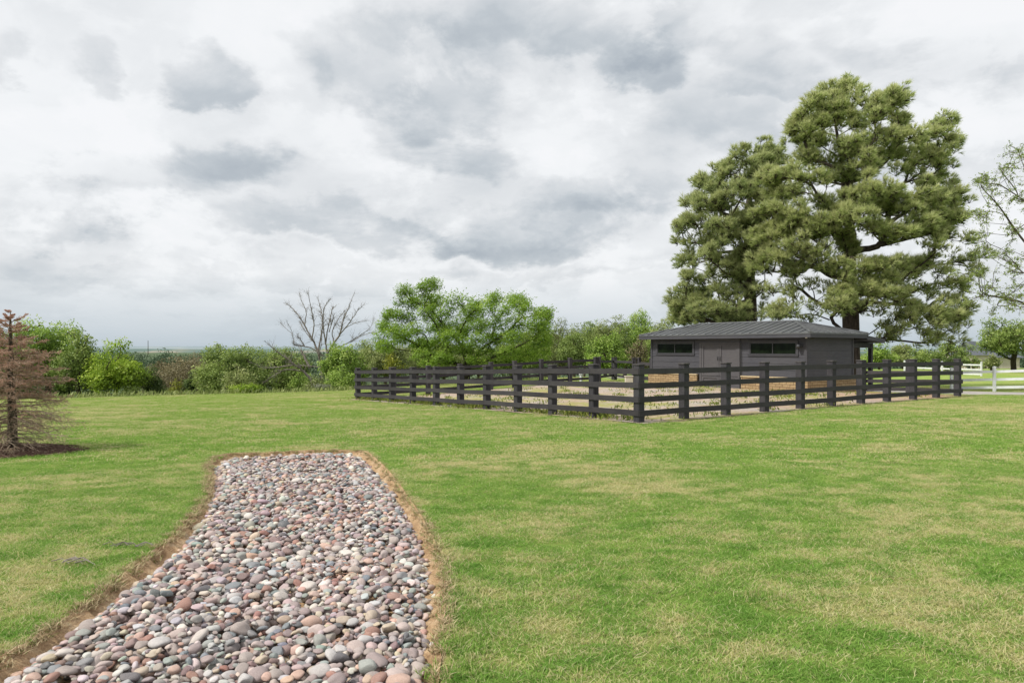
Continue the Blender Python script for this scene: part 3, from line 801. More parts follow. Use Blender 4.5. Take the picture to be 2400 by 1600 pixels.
# ------------------------------------------------------------------ arena fences
def gz(p): return float(Hbase(np.array([p[0]]), np.array([p[1]]))[0])
FH = 1.50
def fence(name, label, pts, group, nrm, rails=(.17, .52, .88, 1.24), bh=.145, tilt=0, skip_first=False, capped=True, double_end=False):
    """posts at pts (xy), boards on the side given by nrm"""
    base = empty(name, (*pts[0], gz(pts[0])), label, 'fence', group)
    pts = [np.array(p, float) for p in pts]; zs = [gz(p) for p in pts]
    for i, p in enumerate(pts):
        if i == 0 and skip_first: continue
        j = min(i, len(pts)-2); dr = unit(pts[j+1]-pts[j]); nn = np.array([-dr[1], dr[0]])
        w = .105
        mb = MB(); jz = rng.normal()*.006
        mb.box(-w, w, -w, w, -.1, FH-.035, ((*p, zs[i]), dr, nn), .012)
        # face plate on the board side
        sg = np.sign(nn@np.array(nrm))
        po = mb.build('post', M['black_timber'], base)
        if capped:
            mb = MB(); mb.box(-w-.014, w+.014, -w-.014, w+.014, FH-.033, FH+.012+jz, ((*p, zs[i]), dr, nn), .008)
            ob = mb.build('post_cap', M['timber_cap'], base)
            ob.parent = po; 
    nn = np.array(nrm)*.108
    i = 0
    for r_i, h in enumerate(rails):
        i = 0
        while i < len(pts)-1:
            j = min(i+(2 if not (i == 0 and r_i % 2) else 1), len(pts)-1)
            a = pts[i]+nn; b = pts[j]+nn; d = unit(b-a)
            e0 = .13 if i == 0 else -.003; e1 = .13 if j == len(pts)-1 else -.003
            mb = MB(); seg = [a-d*e0]
            mid = [pts[k]+nn for k in range(i+1, j)]
            seg += mid+[b+d*e1]; zz = [zs[i]]+[zs[k] for k in range(i+1, j)]+[zs[j]]
            off = rng.normal(size=len(seg))*.007; off[0] = RJ.get((name, r_i, i), off[0]); RJ[(name, r_i, j)] = off[-1]
            tw = np.array(nrm)*.038
            V = []
            for s_, z_, o_ in zip(seg, zz, off):
                for q_, hh in ((s_, h), (s_+tw, h), (s_+tw, h+bh), (s_, h+bh)): V.append((*q_, z_+hh+o_))
            k = len(seg); Q = []
            for m_ in range(k-1):
                for t in range(4): Q.append((m_*4+t, m_*4+(t+1) % 4, m_*4+4+(t+1) % 4, m_*4+4+t))
            Q += [(3, 2, 1, 0), ((k-1)*4, (k-1)*4+1, (k-1)*4+2, (k-1)*4+3)]
            mb.add(V, Q); mb.build('rail', M['black_board'], base)
            i = j
    return base
RJ = {}
def lerp_pts(a, b, n): return [a+(b-a)*k/n for k in range(n+1)]
# measured post columns on the two near runs -> real spacings along each line
def along(o, d, us):
    out = []
    for px in us:
        u = (px-1200)/F; t = (u*o[1]-o[0])/(d[0]-u*d[1]); out.append(o+d*t)
    return out
GF = 'black board fence runs around the arena'
R_pts = along(E0, FR, [1497.5, 1602.8, 1701, 1791.3, 1875.7, 1949, 2017.5, 2078.6, 2140, 2194, 2244])
L_pts = along(E0, FL, [1497.5, 1391.4, 1295, 1213.8, 1141, 1079.5, 1022.5, 967.7, 918.8, 877.4, 839])
nR = -np.array([-FR[1], FR[0]]); nL = np.array([-FL[1], FL[0]])
if nR@np.array([0, -1]) < 0: nR = -nR
if nL@np.array([0, -1]) < 0: nL = -nL
fence('arena_fence', 'black board fence run from near corner post to right end by the white fence', R_pts, GF, nR)
fence('arena_fence', 'black four board fence run from the near corner post back to the left end', L_pts, GF, nL, skip_first=True)
B_pts = [L_pts[-1]]+along(EL, FR, [922.4, 1003.6, 1078, 1150.5, 1206, 1268.6, 1336, 1396])
fence('arena_fence', 'black board fence run along the back of the arena before the spreading elm', B_pts, GF, nR*-1, skip_first=True)
g0 = B_pts[-1]; g1 = np.array([(1437-1200)/F*47.5, 47.5]); g2 = np.array([(1486-1200)/F*42.0, 42.0])
fence('arena_fence', 'short black fence run stepping back from the rear corner post beside the barn', [g0+np.array([.22, .1]), g1], GF, (.6, -.8), rails=(.25, .65, 1.15))
fence('arena_fence', 'short black fence run returning to the double post left of the barn', [g1+np.array([.1, -.3]), g2], GF, (-.8, -.6), rails=(.25, .65, 1.15))
fence('arena_fence', 'short black fence run joining the double post to the left barn corner', [g2+np.array([.28, .0]), BL(-.12, .2)], GF, (.0, -1.0), rails=(.2, .62, 1.05), bh=.2)
S_pts = [R_pts[-1]+FL*1.86, R_pts[-1]+FL*3.85]
fence('arena_fence', 'short black fence run going back from the right end post towards the barn porch', [R_pts[-1]]+S_pts, GF, (.83, .56), skip_first=True)

# white vinyl fence
def white_fence(name, label, pts, hz, hts, h=1.32, rw=.14):
    base = empty(name, (*pts[0], hz[0]), label, 'fence', 'white rail fences right of the arena')
    pts = [np.array(p, float) for p in pts]
    for p, z in zip(pts, hz):
        mb = MB(); mb.box(-.064, .064, -.064, .064, -.2, h, ((*p, z), (1, 0), (0, 1)), .008); po = mb.build('post', M['white_vinyl'], base)
        mb = MB(); mb.box(-.078, .078, -.078, .078, h+.001, h+.03, ((*p, z), (1, 0), (0, 1)), .006)
        ap = np.array([p[0], p[1], z+h+.075]); q = [(p[0]+a, p[1]+b, z+h+.031) for a, b in ((-.07, -.07), (.07, -.07), (.07, .07), (-.07, .07))]
        mb.add(q+[ap], None, [(0, 1, 4), (1, 2, 4), (2, 3, 4), (3, 0, 4)]); mb.build('post_cap', M['white_vinyl'], base).parent = po
    for i in range(len(pts)-1):
        d = unit(pts[i+1]-pts[i])
        for hh in hts:
            mb = MB(); a = (*(pts[i]+d*.064), hz[i]); b = (*(pts[i+1]-d*.064), hz[i+1])
            mb.prism(a, b, hh, hh+rw, .04); mb.build('rail', M['white_vinyl'], base)
wf = [np.array([(px-1200)/F*d, d]) for px, d in ((2134, 41.8), (2230, 40.5), (2330.5, 39.3), (2436, 38.2), (2545, 37.2), (2660, 36.2))]
wz = [CH-(py-HY)/F*p[1] for p, py in zip(wf, (918.5, 917.5, 916.5, 915, 915, 915))]
white_fence('white_fence', 'white three rail vinyl fence at the right edge beside the drive', wf[1:], wz[1:], (.14, .58, 1.02))
wg = [np.array([(px-1200)/F*d, d]) for px, d in ((2120, 74), (2208, 70), (2300, 67))]
white_fence('white_fence', 'farther white rail fence seen through the right end of the black fence', wg, [gz(p)-.05 for p in wg], (.14, .58, 1.02))

# ------------------------------------------------------------------ barn
def build_barn():
    ang = math.atan2(bx_[1], bx_[0])
    gzb = -.20
    root = empty('barn', (BB[0], BB[1], gzb), 'low charcoal barn with hipped metal roof and stone base behind the arena', 'barn', rotz=ang)
    Lx, Ly = 9.82, 4.06; Z = lambda wz: wz-gzb
    zc = Z(.52); zt = Z(2.41)
    def bd(name, boxes, mat, par=root, bev=0):
        mb = MB()
        for b in boxes: mb.box(*b, bev=bev)
        return mb.build(name, mat, par, local=True)
    # walls: lap boards as separate courses inside one mesh, openings left for windows and door
    D0, D1 = 3.57, 6.14; W = [(.50, 3.08), (6.73, 9.29)]; wz0, wz1 = Z(1.60), Z(2.18)
    mb = MB(); nb = 6; bh = (zt-zc)/nb
    MBW = [MB(), MB()]
    def course(x0, x1, z0, z1, y, out):   # board slightly tilted: bottom edge proud
        V = [(x0, y-out, z0), (x1, y-out, z0), (x1, y+.03, z0), (x0, y+.03, z0), (x0, y-out+.014, z1), (x1, y-out+.014, z1), (x1, y+.03, z1), (x0, y+.03, z1)]
        (MBW[0] if x0 < D0-.01 else MBW[1]).add(V, [(3, 2, 1, 0), (4, 5, 6, 7), (0, 1, 5, 4), (1, 2, 6, 5), (2, 3, 7, 6), (3, 0, 4, 7)])
    def spans(z0, z1):
        cuts = [(D0, D1)]
        if z1 > wz0 and z0 < wz1: cuts += W
        cuts.sort(); x = .0; o = []
        for a, b in cuts: o.append((x, a)); x = b
        o.append((x, Lx)); return o
    zz = sorted(set([zc+bh*k for k in range(nb+1)]+[wz0, wz1]))
    for a, b in zip(zz[:-1], zz[1:]):
        if b-a < .02: continue
        for x0, x1 in spans(a+.001, b-.001):
            mb = MBW[0] if x0 < D0-.01 else MBW[1]; course(x0, x1, a, b-.006, .03, .028)
    MBW[0].build('wall', M['siding'], root, local=True); MBW[1].build('wall', M['siding'], root, local=True)
    mb = MB(); mb.box(D0+.002, D1-.002, -.028, .05, Z(2.205), zt); mb.build('door_header', M['siding'], root, local=True)
    # backing + side walls
    mb = MB()
    mb.box(.0, Lx, .051, .12, 0, zt)
    mb.build('inner_wall', M['soffit'], root, local=True)
    mb = MB()
    for k in range(nb):
        z0 = zc+bh*k; z1 = z0+bh-.004
        V = [(Lx-.05, .0, z0), (Lx, .0, z0), (Lx, Ly, z0), (Lx-.05, Ly, z0), (Lx-.05, .0, z1), (Lx-.012, .0, z1), (Lx-.012, Ly, z1), (Lx-.05, Ly, z1)]
        mb.add(V, [(3, 2, 1, 0), (4, 5, 6, 7), (0, 1, 5, 4), (1, 2, 6, 5), (2, 3, 7, 6), (3, 0, 4, 7)])
    mb.build('side_wall', M['siding'], root, local=True)
    bd('rear_wall', [(0, Lx-.13, Ly-.07, Ly, 0, zt)], M['siding']); bd('side_wall', [(0, .1, .13, Ly-.08, 0, zt)], M['siding'])
    # corner trim
    bd('corner_trim', [(Lx-.10, Lx+.022, -.022, .0-.002, zc+.002, zt-.002), (Lx+.002, Lx+.022, 0, .10, zc+.002, zt-.002)], M['trim'])
    bd('corner_trim', [(-.022, .10, -.022, -.002, zc+.002, zt-.002), (-.022, -.002, 0, .1, zc+.002, zt-.002)], M['trim'])
    bd('corner_trim', [(Lx+.002, Lx+.022, Ly-.1, Ly+.02, zc+.002, zt-.002)], M['trim'])
    # stone base and cap
    sb = .12
    for b_ in [(-sb, D0-.13, -sb, -.001, -.15, zc-.07), (D1+.13, Lx+sb, -sb, -.001, -.15, zc-.07), (Lx+.001, Lx+sb, 0, Ly+.05, -.15, zc-.07), (-sb, -.001, 0, Ly, -.15, zc-.07)]: bd('stone_base', [b_], M['sandstone'])
    for b_ in [(-sb-.04, D0-.12, -sb-.04, -.003, zc-.068, zc-.006), (D1+.12, Lx+sb+.04, -sb-.04, -.003, zc-.068, zc-.006), (Lx+.003, Lx+sb+.04, -.002, Ly+.05, zc-.068, zc-.006)]: bd('stone_cap', [b_], M['stone_cap_mat'], bev=.006)
    # windows
    for (x0, x1) in W:
        fr = bd('window', [(x0-.11, x1+.11, -.03, -.001, wz1, wz1+.10), (x0-.11, x1+.11, -.03, -.001, wz0-.10, wz0), (x0-.11, x0, -.03, -.001, wz0+.001, wz1-.001), (x1, x1+.11, -.03, -.001, wz0+.001, wz1-.001)], M['trim'])
        bd('frame', [(x0, x1, -.012, .045, wz1-.045, wz1-.002), (x0, x1, -.012, .045, wz0+.002, wz0+.045), (x0+.002, x0+.045, -.012, .045, wz0+.046, wz1-.046), (x1-.045, x1-.002, -.012, .045, wz0+.046, wz1-.046), ((x0+x1)/2-.025, (x0+x1)/2+.025, -.008, .045, wz0+.046, wz1-.046)], M['dark_metal'], fr)
        bd('pane', [(x0+.046, (x0+x1)/2-.026, .01, .02, wz0+.046, wz1-.046)], M['window_glass'], fr); bd('pane', [((x0+x1)/2+.026, x1-.046, .012, .022, wz0+.046, wz1-.046)], M['window_glass'], fr)
        bd('sill', [(x0-.13, x1+.13, -.05, -.031, wz0-.045, wz0-.01)], M['trim'], fr)
    # door frame and two leaves
    dt = Z(2.11)
    bd('door_frame', [(D0-.0, D0+.12, -.06, .05, .0, dt+.09), (D1-.12, D1, -.06, .05, 0, dt+.09), (D0+.121, D1-.121, -.055, .05, dt, dt+.09)], M['door_paint'])
    bd('door_gap_strip', [(D1+.02, D1+.10, -.02, -.001, 0.0, dt+.11)], M['dark_metal'])  # dark strip stands in for the dark gap right of the door
    xm = (D0+D1)/2; zs = .62
    for k, (a, b) in enumerate(((D0+.13, xm-.006), (xm+.006, D1-.13))):
        door = bd('door', [(a, b, -.01, .03, .03, dt-.01)], M['door_paint'])
        t = .13
        def frm(z0, z1):
            return [(a+.002, a+t, -.045, -.012, z0, z1), (b-t, b-.002, -.045, -.012, z0, z1), (a+t+.001, b-t-.001, -.043, -.012, z1-t*.7, z1), (a+t+.001, b-t-.001, -.043, -.012, z0, z0+t*.8)]
        bd('door_rail', frm(zs+.03, dt-.012), M['door_paint'], door)
        bd('door_rail', frm(.035, zs-.0), M['door_paint'], door)
        hx = xm-.075 if k == 0 else xm+.075
        mb = MB(); mb.tube([(hx, -.046, 1.48), (hx, -.085, 1.485), (hx, -.09, 1.53), (hx, -.085, 1.63), (hx, -.046, 1.635)], [.012]*5, 6, True); mb.box(hx-.022, hx+.022, -.052, -.046, 1.42, 1.68)
        mb.build('handle', M['dark_metal'], door, local=True)
    bd('door_step', [(D0-.2, D1+.3, -1.6, -.13, -.12, .015)], M['concrete'])
    # lamp left of the near corner
    mb = MB(); mb.box(9.44, 9.60, -.045, -.023, Z(1.93), Z(2.10)); mb.tube([(9.52, -.045, Z(2.02)), (9.52, -.12, Z(2.04))], [.02, .02], 8)
    mb.sphere((9.52, -.19, Z(1.99)), .115, 14, (1, 1, .95)); mb.build('wall_lamp', M['dark_metal'], root, True, local=True)
    mb = MB(); mb.sphere((9.95, -.25, Z(2.40)), .055, 10, (1.2, 1, .7)); mb.build('security_light', M['white_vinyl'], root, True, local=True)
    # roof
    ex0, ex1, ey0, ey1 = -.5, Lx+.5, -.5, Ly+.5; ze = Z(2.63); zr = Z(3.27); r0 = (1.95, 2.03); r1 = (7.88, 2.03)
    th = .05
    e = [(ex0, ey0, ze), (ex1, ey0, ze), (ex1, ey1, ze), (ex0, ey1, ze)]; rd = [(r0[0], r0[1], zr), (r1[0], r1[1], zr)]
    mb = MB(); V = e+rd+[(x, y, z-th) for x, y, z in e]
    mb.add(V, [(0, 1, 5, 4), (2, 3, 4, 5), (6, 7, 1, 0), (7, 8, 2, 1), (8, 9, 3, 2), (9, 6, 0, 3), (9, 8, 7, 6)], [(1, 2, 5), (3, 0, 4)])
    roof = mb.build('roof', M['roof_metal'], root, local=True)
    mb = MB()
    def seam(a, b):
        a = np.array(a); b = np.array(b); d = unit(b-a); n = np.array([0, 0, 1.]); s = unit(np.cross(d, n))*.011; up = np.array([0, 0, .032])
        V = [a-s, a+s, b+s, b-s, a-s+up, a+s+up, b+s+up, b-s+up]; mb.add(V, [(3, 2, 1, 0), (4, 5, 6, 7), (0, 1, 5, 4), (1, 2, 6, 5), (2, 3, 7, 6), (3, 0, 4, 7)])
    W2 = 2.53; rise = zr-ze
    x = ex0+.25
    while x < ex1-.1:   # front and back slopes
        dx = min(x-ex0, ex1-x); ym = min(W2, dx*(2.53/2.45))
        seam((x, ey0-.01, ze), (x, ey0+ym, ze+rise*ym/W2)); seam((x, ey1+.01, ze), (x, ey1-ym, ze+rise*ym/W2)); x += .455
    y = ey0+.25
    while y < ey1-.1:
        dy = min(y-ey0, ey1-y); xm_ = dy*(2.45/2.53)
        seam((ex1+.01, y, ze), (ex1-xm_, y, ze+rise*dy/W2)); seam((ex0-.01, y, ze), (ex0+xm_, y, ze+rise*dy/W2)); y += .455
    mb.build('seams', M['roof_metal'], roof, local=True)
    mb = MB(); up = np.array([0, 0, .02])
    for a, b in ((e[0], rd[0]), (e[1], rd[1]), (e[2], rd[1]), (e[3], rd[0]), (rd[0], rd[1])):
        mb.tube([np.array(a)+up, np.array(b)+up], [.05, .05], 6, True)
    mb.build('ridge_cap', M['roof_metal'], roof, local=True)
    # fascia & soffit
    f0 = Z(2.40); f1 = Z(2.576)
    fb = [(ex0+.012, ex1-.012, ey0+.012, ey0+.04, f0, f1), (ex0+.012, ex1-.012, ey1-.04, ey1-.012, f0, f1), (ex1-.04, ex1-.012, ey0+.041, ey1-.041, f0, f1), (ex0+.012, ex0+.04, ey0+.041, ey1-.041, f0, f1)]
    bd('fascia', fb, M['fascia'], roof)
    mb = MB(); mb.box(ex0+.0, ex1-.0, ey0-.01, ey0+.01, Z(2.565), Z(2.585)); mb.box(ex1-.01, ex1+.01, ey0, ey1, Z(2.565), Z(2.585)); mb.build('drip_edge', M['roof_metal'], roof, local=True)
    bd('soffit', [(ex0+.041, ex1-.041, ey0+.041, ey1-.041, Z(2.415), Z(2.44))], M['soffit'], roof)
    # lean-to porch at the back
    y0, y1 = Ly+.42, 6.2; mb = MB(); za, zb = Z(2.50), Z(2.32); px0, px1 = ex0+.3, ex1+.0
    V = [(px0, y0, za-.16), (px1, y0, za-.16), (px1, y1, zb-.16), (px0, y1, zb-.16), (px0, y0, za), (px1, y0, za), (px1, y1, zb), (px0, y1, zb)]
    mb.add(V, [(3, 2, 1, 0), (4, 5, 6, 7), (0, 1, 5, 4), (1, 2, 6, 5), (2, 3, 7, 6), (3, 0, 4, 7)]); mb.build('porch_roof', M['fascia'], root, local=True)
    mb = MB(); V = [(a+(.02 if a > 0 else -.02), b, c_+.165) for a, b, c_ in V[:4]]; V2 = [(a, b, c_+.03) for a, b, c_ in V]
    mb.add(V+V2, [(3, 2, 1, 0), (4, 5, 6, 7), (0, 1, 5, 4), (1, 2, 6, 5), (2, 3, 7, 6), (3, 0, 4, 7)]); mb.build('porch_sheet', M['roof_metal'], root, local=True)
    bd('porch_beam', [(.2, Lx-.02, 5.86, 6.04, Z(1.92), Z(2.155))], M['soffit'])
    bd('porch_beam', [(Lx-.27, Lx-.05, Ly+.01, 5.855, Z(1.93), Z(2.155))], M['soffit'])
    for x in (.3, 5.0, Lx-.12):
        bd('porch_post', [(x-.09, x+.09, 5.86, 6.04, -.12, Z(1.918))], M['soffit'], bev=.01)
    bd('porch_floor', [(-.1, Lx+.5, Ly+.06, 6.6, -.1, .02)], M['concrete'])
build_barn()

# small white things by the back fence
x, y, z = P(1362, 899, 43.5); mb = MB(); z = gz((x, y))
mb.tube([(x, y, z-.1), (x, y, z+.42)], [.09, .09], 14, True); mb.tube([(x, y, z+.421), (x, y, z+.50), (x, y, z+.54)], [.14, .14, .07], 14, True)
set_props(mb.build('vent_pipe', M['white_vinyl']), 'short white capped pipe standing behind the back rails', 'pipe')
x, y, z = P(1474, 890, 40.5); z = gz((x, y)); mb = MB(); mb.box(x-.22, x+.22, y-.15, y+.15, z-.05, z+.42, bev=.02); mb.box(x-.25, x+.25, y-.18, y+.18, z+.421, z+.47, bev=.01)
set_props(mb.build('utility_box', M['cream_wall']), 'pale utility box behind the near corner post, left of the barn', 'utility box')

# ------------------------------------------------------------------ trees
def skeleton(trunk, targets, r_tip=.02, expo=2.3, alpha=.35, jit=.06, step=.8, rmin=0, low=0):
    """trunk polyline + branch network reaching every target; returns chains of (points, radii)"""
    nodes = [np.array(p, float) for p in trunk]; par = [-1]+list(range(len(trunk)-1)); path = [0.0]
    for i in range(1, len(nodes)): path.append(path[-1]+np.linalg.norm(nodes[i]-nodes[i-1])*.3)
    root = nodes[0]; tg = np.array(targets); base_axis = np.array(trunk)
    da = np.min(np.linalg.norm(tg[:, None]-base_axis[None], axis=2), axis=1); order = np.argsort(da)
    istrunk = len(nodes); tips = []
    for t in tg[order]:
        A = np.array(nodes); d = np.linalg.norm(A-t, axis=1)
        up = (t[2]-A[:, 2]); cost = d+alpha*np.array(path)+np.where(up < -.05*d, (-up)*.9, 0)
        cost[:1+low] += 100
        k = int(np.argmin(cost)); n = max(1, int(d[k]/step)); prev = k; a = nodes[k]; L = d[k]
        for s in range(1, n+1):
            f = s/n; p = a+(t-a)*f
            if s < n: p = p+rng.normal(size=3)*jit*L*.5; p[2] -= math.sin(f*math.pi)*L*.06
            nodes.append(p); par.append(prev); path.append(path[prev]+L/n); prev = len(nodes)-1
        tips.append(prev)
    N = len(nodes); ch = [[] for _ in range(N)]
    for i, p in enumerate(par):
        if p >= 0: ch[p].append(i)
    rad = np.zeros(N); order = []; st = [0]
    while st:
        v = st.pop(); order.append(v); st += ch[v]
    for v in reversed(order):
        rad[v] = max(r_tip, sum(rad[c]**expo for c in ch[v])**(1/expo)) if ch[v] else r_tip
    chains = []; st = [(0, -1)]
    while st:
        v, pv = st.pop(); pts = [] if pv < 0 else [nodes[pv]]; rr_ = [] if pv < 0 else [min(rad[pv], rad[v]*1.15)]
        while True:
            pts.append(nodes[v]); rr_.append(rad[v])
            if not ch[v]: break
            c = sorted(ch[v], key=lambda q: -rad[q])
            for o_ in c[1:]: st.append((o_, v))
            v = c[0]
        if len(pts) > 1: chains.append((np.array(pts), np.array(rr_)))
    return chains

def skeleton2(trunk, stages, r_tip, expo):
    nodes = [np.array(p, float) for p in trunk]; par = [-1]+list(range(len(trunk)-1)); path = [0.0]
    for i in range(1, len(nodes)): path.append(path[-1]+np.linalg.norm(nodes[i]-nodes[i-1])*.1)
    ax = np.array(trunk)
    for si, tg in enumerate(stages):
        tg = np.array(tg)
        if si > 0:
            da = np.min(np.linalg.norm(tg[:, None]-ax[None], axis=2), axis=1); tg = tg[np.argsort(da)]
        for t in tg:
            A = np.array(nodes); d = np.linalg.norm(A-t, axis=1); up = t[2]-A[:, 2]
            cost = d+(.0 if si == 0 else .22)*np.array(path)+np.where(up < .12*d, (.12*d-up)*1.2, 0); cost[:2] += 100
            k = int(np.argmin(cost)); L = d[k]; n = max(1, int(L/.8)); prev = k; a = nodes[k]
            for s in range(1, n+1):
                f = s/n; p = a+(t-a)*f
                if s < n: p = p+rng.normal(size=3)*.035*L; p[2] -= math.sin(f*math.pi)*L*.05
                nodes.append(p); par.append(prev); path.append(path[prev]+L/n); prev = len(nodes)-1
        ax = np.array(nodes)[:len(trunk)+40] if si == 0 else ax
    N = len(nodes); ch = [[] for _ in range(N)]
    for i, p in enumerate(par):
        if p >= 0: ch[p].append(i)
    order = []; st = [0]
    while st:
        v = st.pop(); order.append(v); st += ch[v]
    rad = np.zeros(N)
    for v in reversed(order): rad[v] = max(r_tip, sum(rad[c]**expo for c in ch[v])**(1/expo)) if ch[v] else r_tip
    chains = []; st = [(0, -1)]
    while st:
        v, pv = st.pop(); pts = [] if pv < 0 else [nodes[pv]]; rr_ = [] if pv < 0 else [min(rad[pv], rad[v]*1.2)]
        while True:
            pts.append(nodes[v]); rr_.append(rad[v])
            if not ch[v]: break
            c = sorted(ch[v], key=lambda q: -rad[q])
            for o_ in c[1:]: st.append((o_, v))
            v = c[0]
        if len(pts) > 1: chains.append((np.array(pts), np.array(rr_)))
    return chains

def smooth_chain(p, r):
    if len(p) < 3: return p, r
    q = [p[0]]; s = [r[0]]
    for i in range(len(p)-1):
        a, b = p[i], p[i+1]
        q += [a*.75+b*.25, a*.25+b*.75]; s += [r[i]*.75+r[i+1]*.25, r[i]*.25+r[i+1]*.75]
    q.append(p[-1]); s.append(r[-1]); return np.array(q), np.array(s)

def wood(chains, root, mat, trunk_r=None, nmax=10):
    """trunk chain and branches as two meshes"""
    tr = MB(); br = MB(); sc = 1.0
    if trunk_r: sc = trunk_r/max(chains[0][1].max(), 1e-6)
    for k, (p, r) in enumerate(chains):
        rr_ = r*sc if k == 0 else np.minimum(r*sc, r*sc)
        p2, r2 = smooth_chain(p, rr_)
        n = int(np.clip(4+r2.max()*30, 4, nmax))
        if k == 0:
            r2 = r2*(1+.35*np.exp(-np.arange(len(r2))*1.2)); tr.tube(p2, r2, max(n, 8))
        else: br.tube(p2, r2, n)
    tr.build('trunk', mat, root, True)
    if br.n: br.build('branches', mat, root, True)

def leaf_crown(pads, leaf, per_m3, clump=.35, cl_per=None, sun=np.array([-.45, -.35, .8]), flat=.7, tintc=.5, axis=None, asp=.55, hollow=.35, lo=None):
    """leaves gathered in small clumps spread through the pads"""
    Vs, Qs, As, n0, cen = [], [], [], 0, []
    sun = unit(sun)
    for (c, r, tb) in pads:
        c = np.array(c); r = np.array(r); vol = 4.19*r[0]*r[1]*r[2]; area = 12.6*((r[0]*r[1])**.8+(r[0]*r[2])**.8+(r[1]*r[2])**.8)/3
        nc = max(6, int(area/(clump*clump)*.72)) if cl_per is None else cl_per
        u = unit(rng.normal(size=(nc, 3))); rad = rng.uniform(hollow, 1, nc)**.6
        cc = c+u*rad[:, None]*r
        if lo is not None: cc[:, 2] = np.maximum(cc[:, 2], lo+rng.random(nc)*.4)
        ct = tintc*.9+.26*(u@sun)+tb+rng.normal(size=nc)*.10-(1-rad)*.5  # sunlit side lightened and crown interior shaded in the leaf tint
        cen.append(cc)
        m = max(3, int(per_m3)); L = np.repeat(cc, m, 0); off = rng.normal(size=(nc*m, 3))*clump*.42; off[:, 2] *= flat
        P_ = L+off
        t = np.repeat(ct, m)+off@sun/clump*.22+rng.normal(size=nc*m)*.09  # each clump's sunward leaves get a lighter tint too
        ax = None
        if axis is not None: ax = np.broadcast_to(axis, P_.shape)
        V, Q, tt = leaf_quads(P_, leaf*rng.uniform(.6, 1.25, len(P_)), np.clip(t, 0, 1), asp, np.repeat(u, m, 0)*.9+np.array([0, 0, .6]), ax)
        Vs.append(V); Qs.append(Q+n0); As.append(tt); n0 += len(V)
    return np.concatenate(Vs), np.concatenate(Qs), np.concatenate(As), np.concatenate(cen)

def auto_pads(c, rx, ry, rz, n, s=.36, shape='dome'):
    out = []
    for k in range(n):
        u = unit(rng.normal(size=3)); 
        if shape == 'dome' and u[2] < -.3: u[2] *= .5
        f = rng.uniform(.42, .84)
        p = np.array(c)+u*f*np.array([rx, ry, rz])
        w = s*rng.uniform(.75, 1.25)
        out.append((p, (rx*w, ry*w, rz*w*.85), rng.normal()*.07))
    return out

TL = 'trees behind the left lawn edge'; TB = 'trees behind the back fence'; TR = 'trees in the right background'
def tree(name, label, cat, px, top, bot, hw, d, mat, bark='bark_grey', leaf=.17, clump=.42, m=13, n=11, group=None, trunk_r=.16, base_drop=None, shape='dome', s=.4, tint=.5, axis=None, low=.12, ry=None, hollow=.35, asp=.55):
    """broadleaf tree from its photo extent: px centre, top row, lowest foliage row, half width, depth"""
    if group == TL: bot = bot+30; n = int(n*1.7)
    if group == TB: bot = bot+12; n = int(n*1.7)
    if group == TR: n = int(n*1.3)
    k_ = 1.12 if group in (TL, TB) else 1.04; mid_ = (top+bot)/2; top = mid_-(mid_-top)*k_; hw = hw*1.05
    c = P(px, (top+bot)/2, d); rz = (bot-top)/2/F*d; rx = hw/F*d; gzv = float(Hbase(np.array([c[0]]), np.array([c[1]]))[0])
    root = empty(name, (c[0], c[1], gzv), label, cat, group)
    pads = auto_pads(c, rx, ry or rx*.85, rz, n, s, shape)
    zlow = gzv+low
    V, Q, A, cen = leaf_crown(pads, leaf, m, clump, tintc=tint, axis=axis, lo=zlow, hollow=hollow, asp=asp)
    k = min(len(cen), 70); tg = cen[rng.choice(len(cen), k, replace=False)]
    tg = tg[tg[:, 2] > gzv+.5]
    if len(tg) < 3: tg = np.array([c, c+[.3, 0, .3], c+[-.3, 0, .3]])
    th_ = c[2]+rz*.35-gzv
    tr = [np.array([c[0], c[1], gzv-.2])+np.array([rng.normal()*.03*k2, rng.normal()*.03*k2, (th_+.2)*k2/6]) for k2 in range(7)]
    ch = skeleton(tr, tg, .012, 2.1, .3, .1, 1.2, low=1)
    wood(ch, root, M[bark], trunk_r)
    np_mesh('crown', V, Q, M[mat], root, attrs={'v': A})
    return root

tree('broad_tree', 'tall bright green tree behind the dead spruce at the left', 'tree', 112, 742, 930, 105, 52, 'leaf_bright', n=26, s=.32, trunk_r=.22, group=TL)
tree('broad_tree', 'darker green tree with dark limbs showing, right of the tall bright green one', 'tree', 186, 782, 925, 56, 50, 'leaf_mid', 'bark_dark', n=18, s=.33, m=11, group=TL, tint=.55)
tree('broad_tree', 'rounded lime green tree, brightest at the left lawn edge', 'tree', 270, 802, 928, 68, 49, 'leaf_lime', n=22, s=.33, group=TL, trunk_r=.14)
tree('broad_tree', 'green tree cut by the left photo edge behind the dead spruce', 'tree', -20, 770, 940, 70, 50, 'leaf_mid', n=14, group=TL)
tree('cedar_tree', 'dark narrow cedar just right of the lime green tree', 'tree', 357, 852, 932, 26, 51, 'leaf_dark', 'bark_dark', leaf=.13, clump=.3, n=9, trunk_r=.08, group=TL)
tree('young_tree', 'small yellow flowering young tree between the cedar and the small pine', 'tree', 413, 873, 932, 15, 50, 'leaf_yellow', leaf=.11, clump=.25, n=6, m=8, trunk_r=.04, group=TL)
tree('young_pine', 'small dark young pine standing alone in the gap of the left tree line', 'pine tree', 443, 866, 922, 13, 50, 'leaf_dark', 'bark_dark', leaf=.12, clump=.22, n=8, trunk_r=.05, low=.5, group=TL)
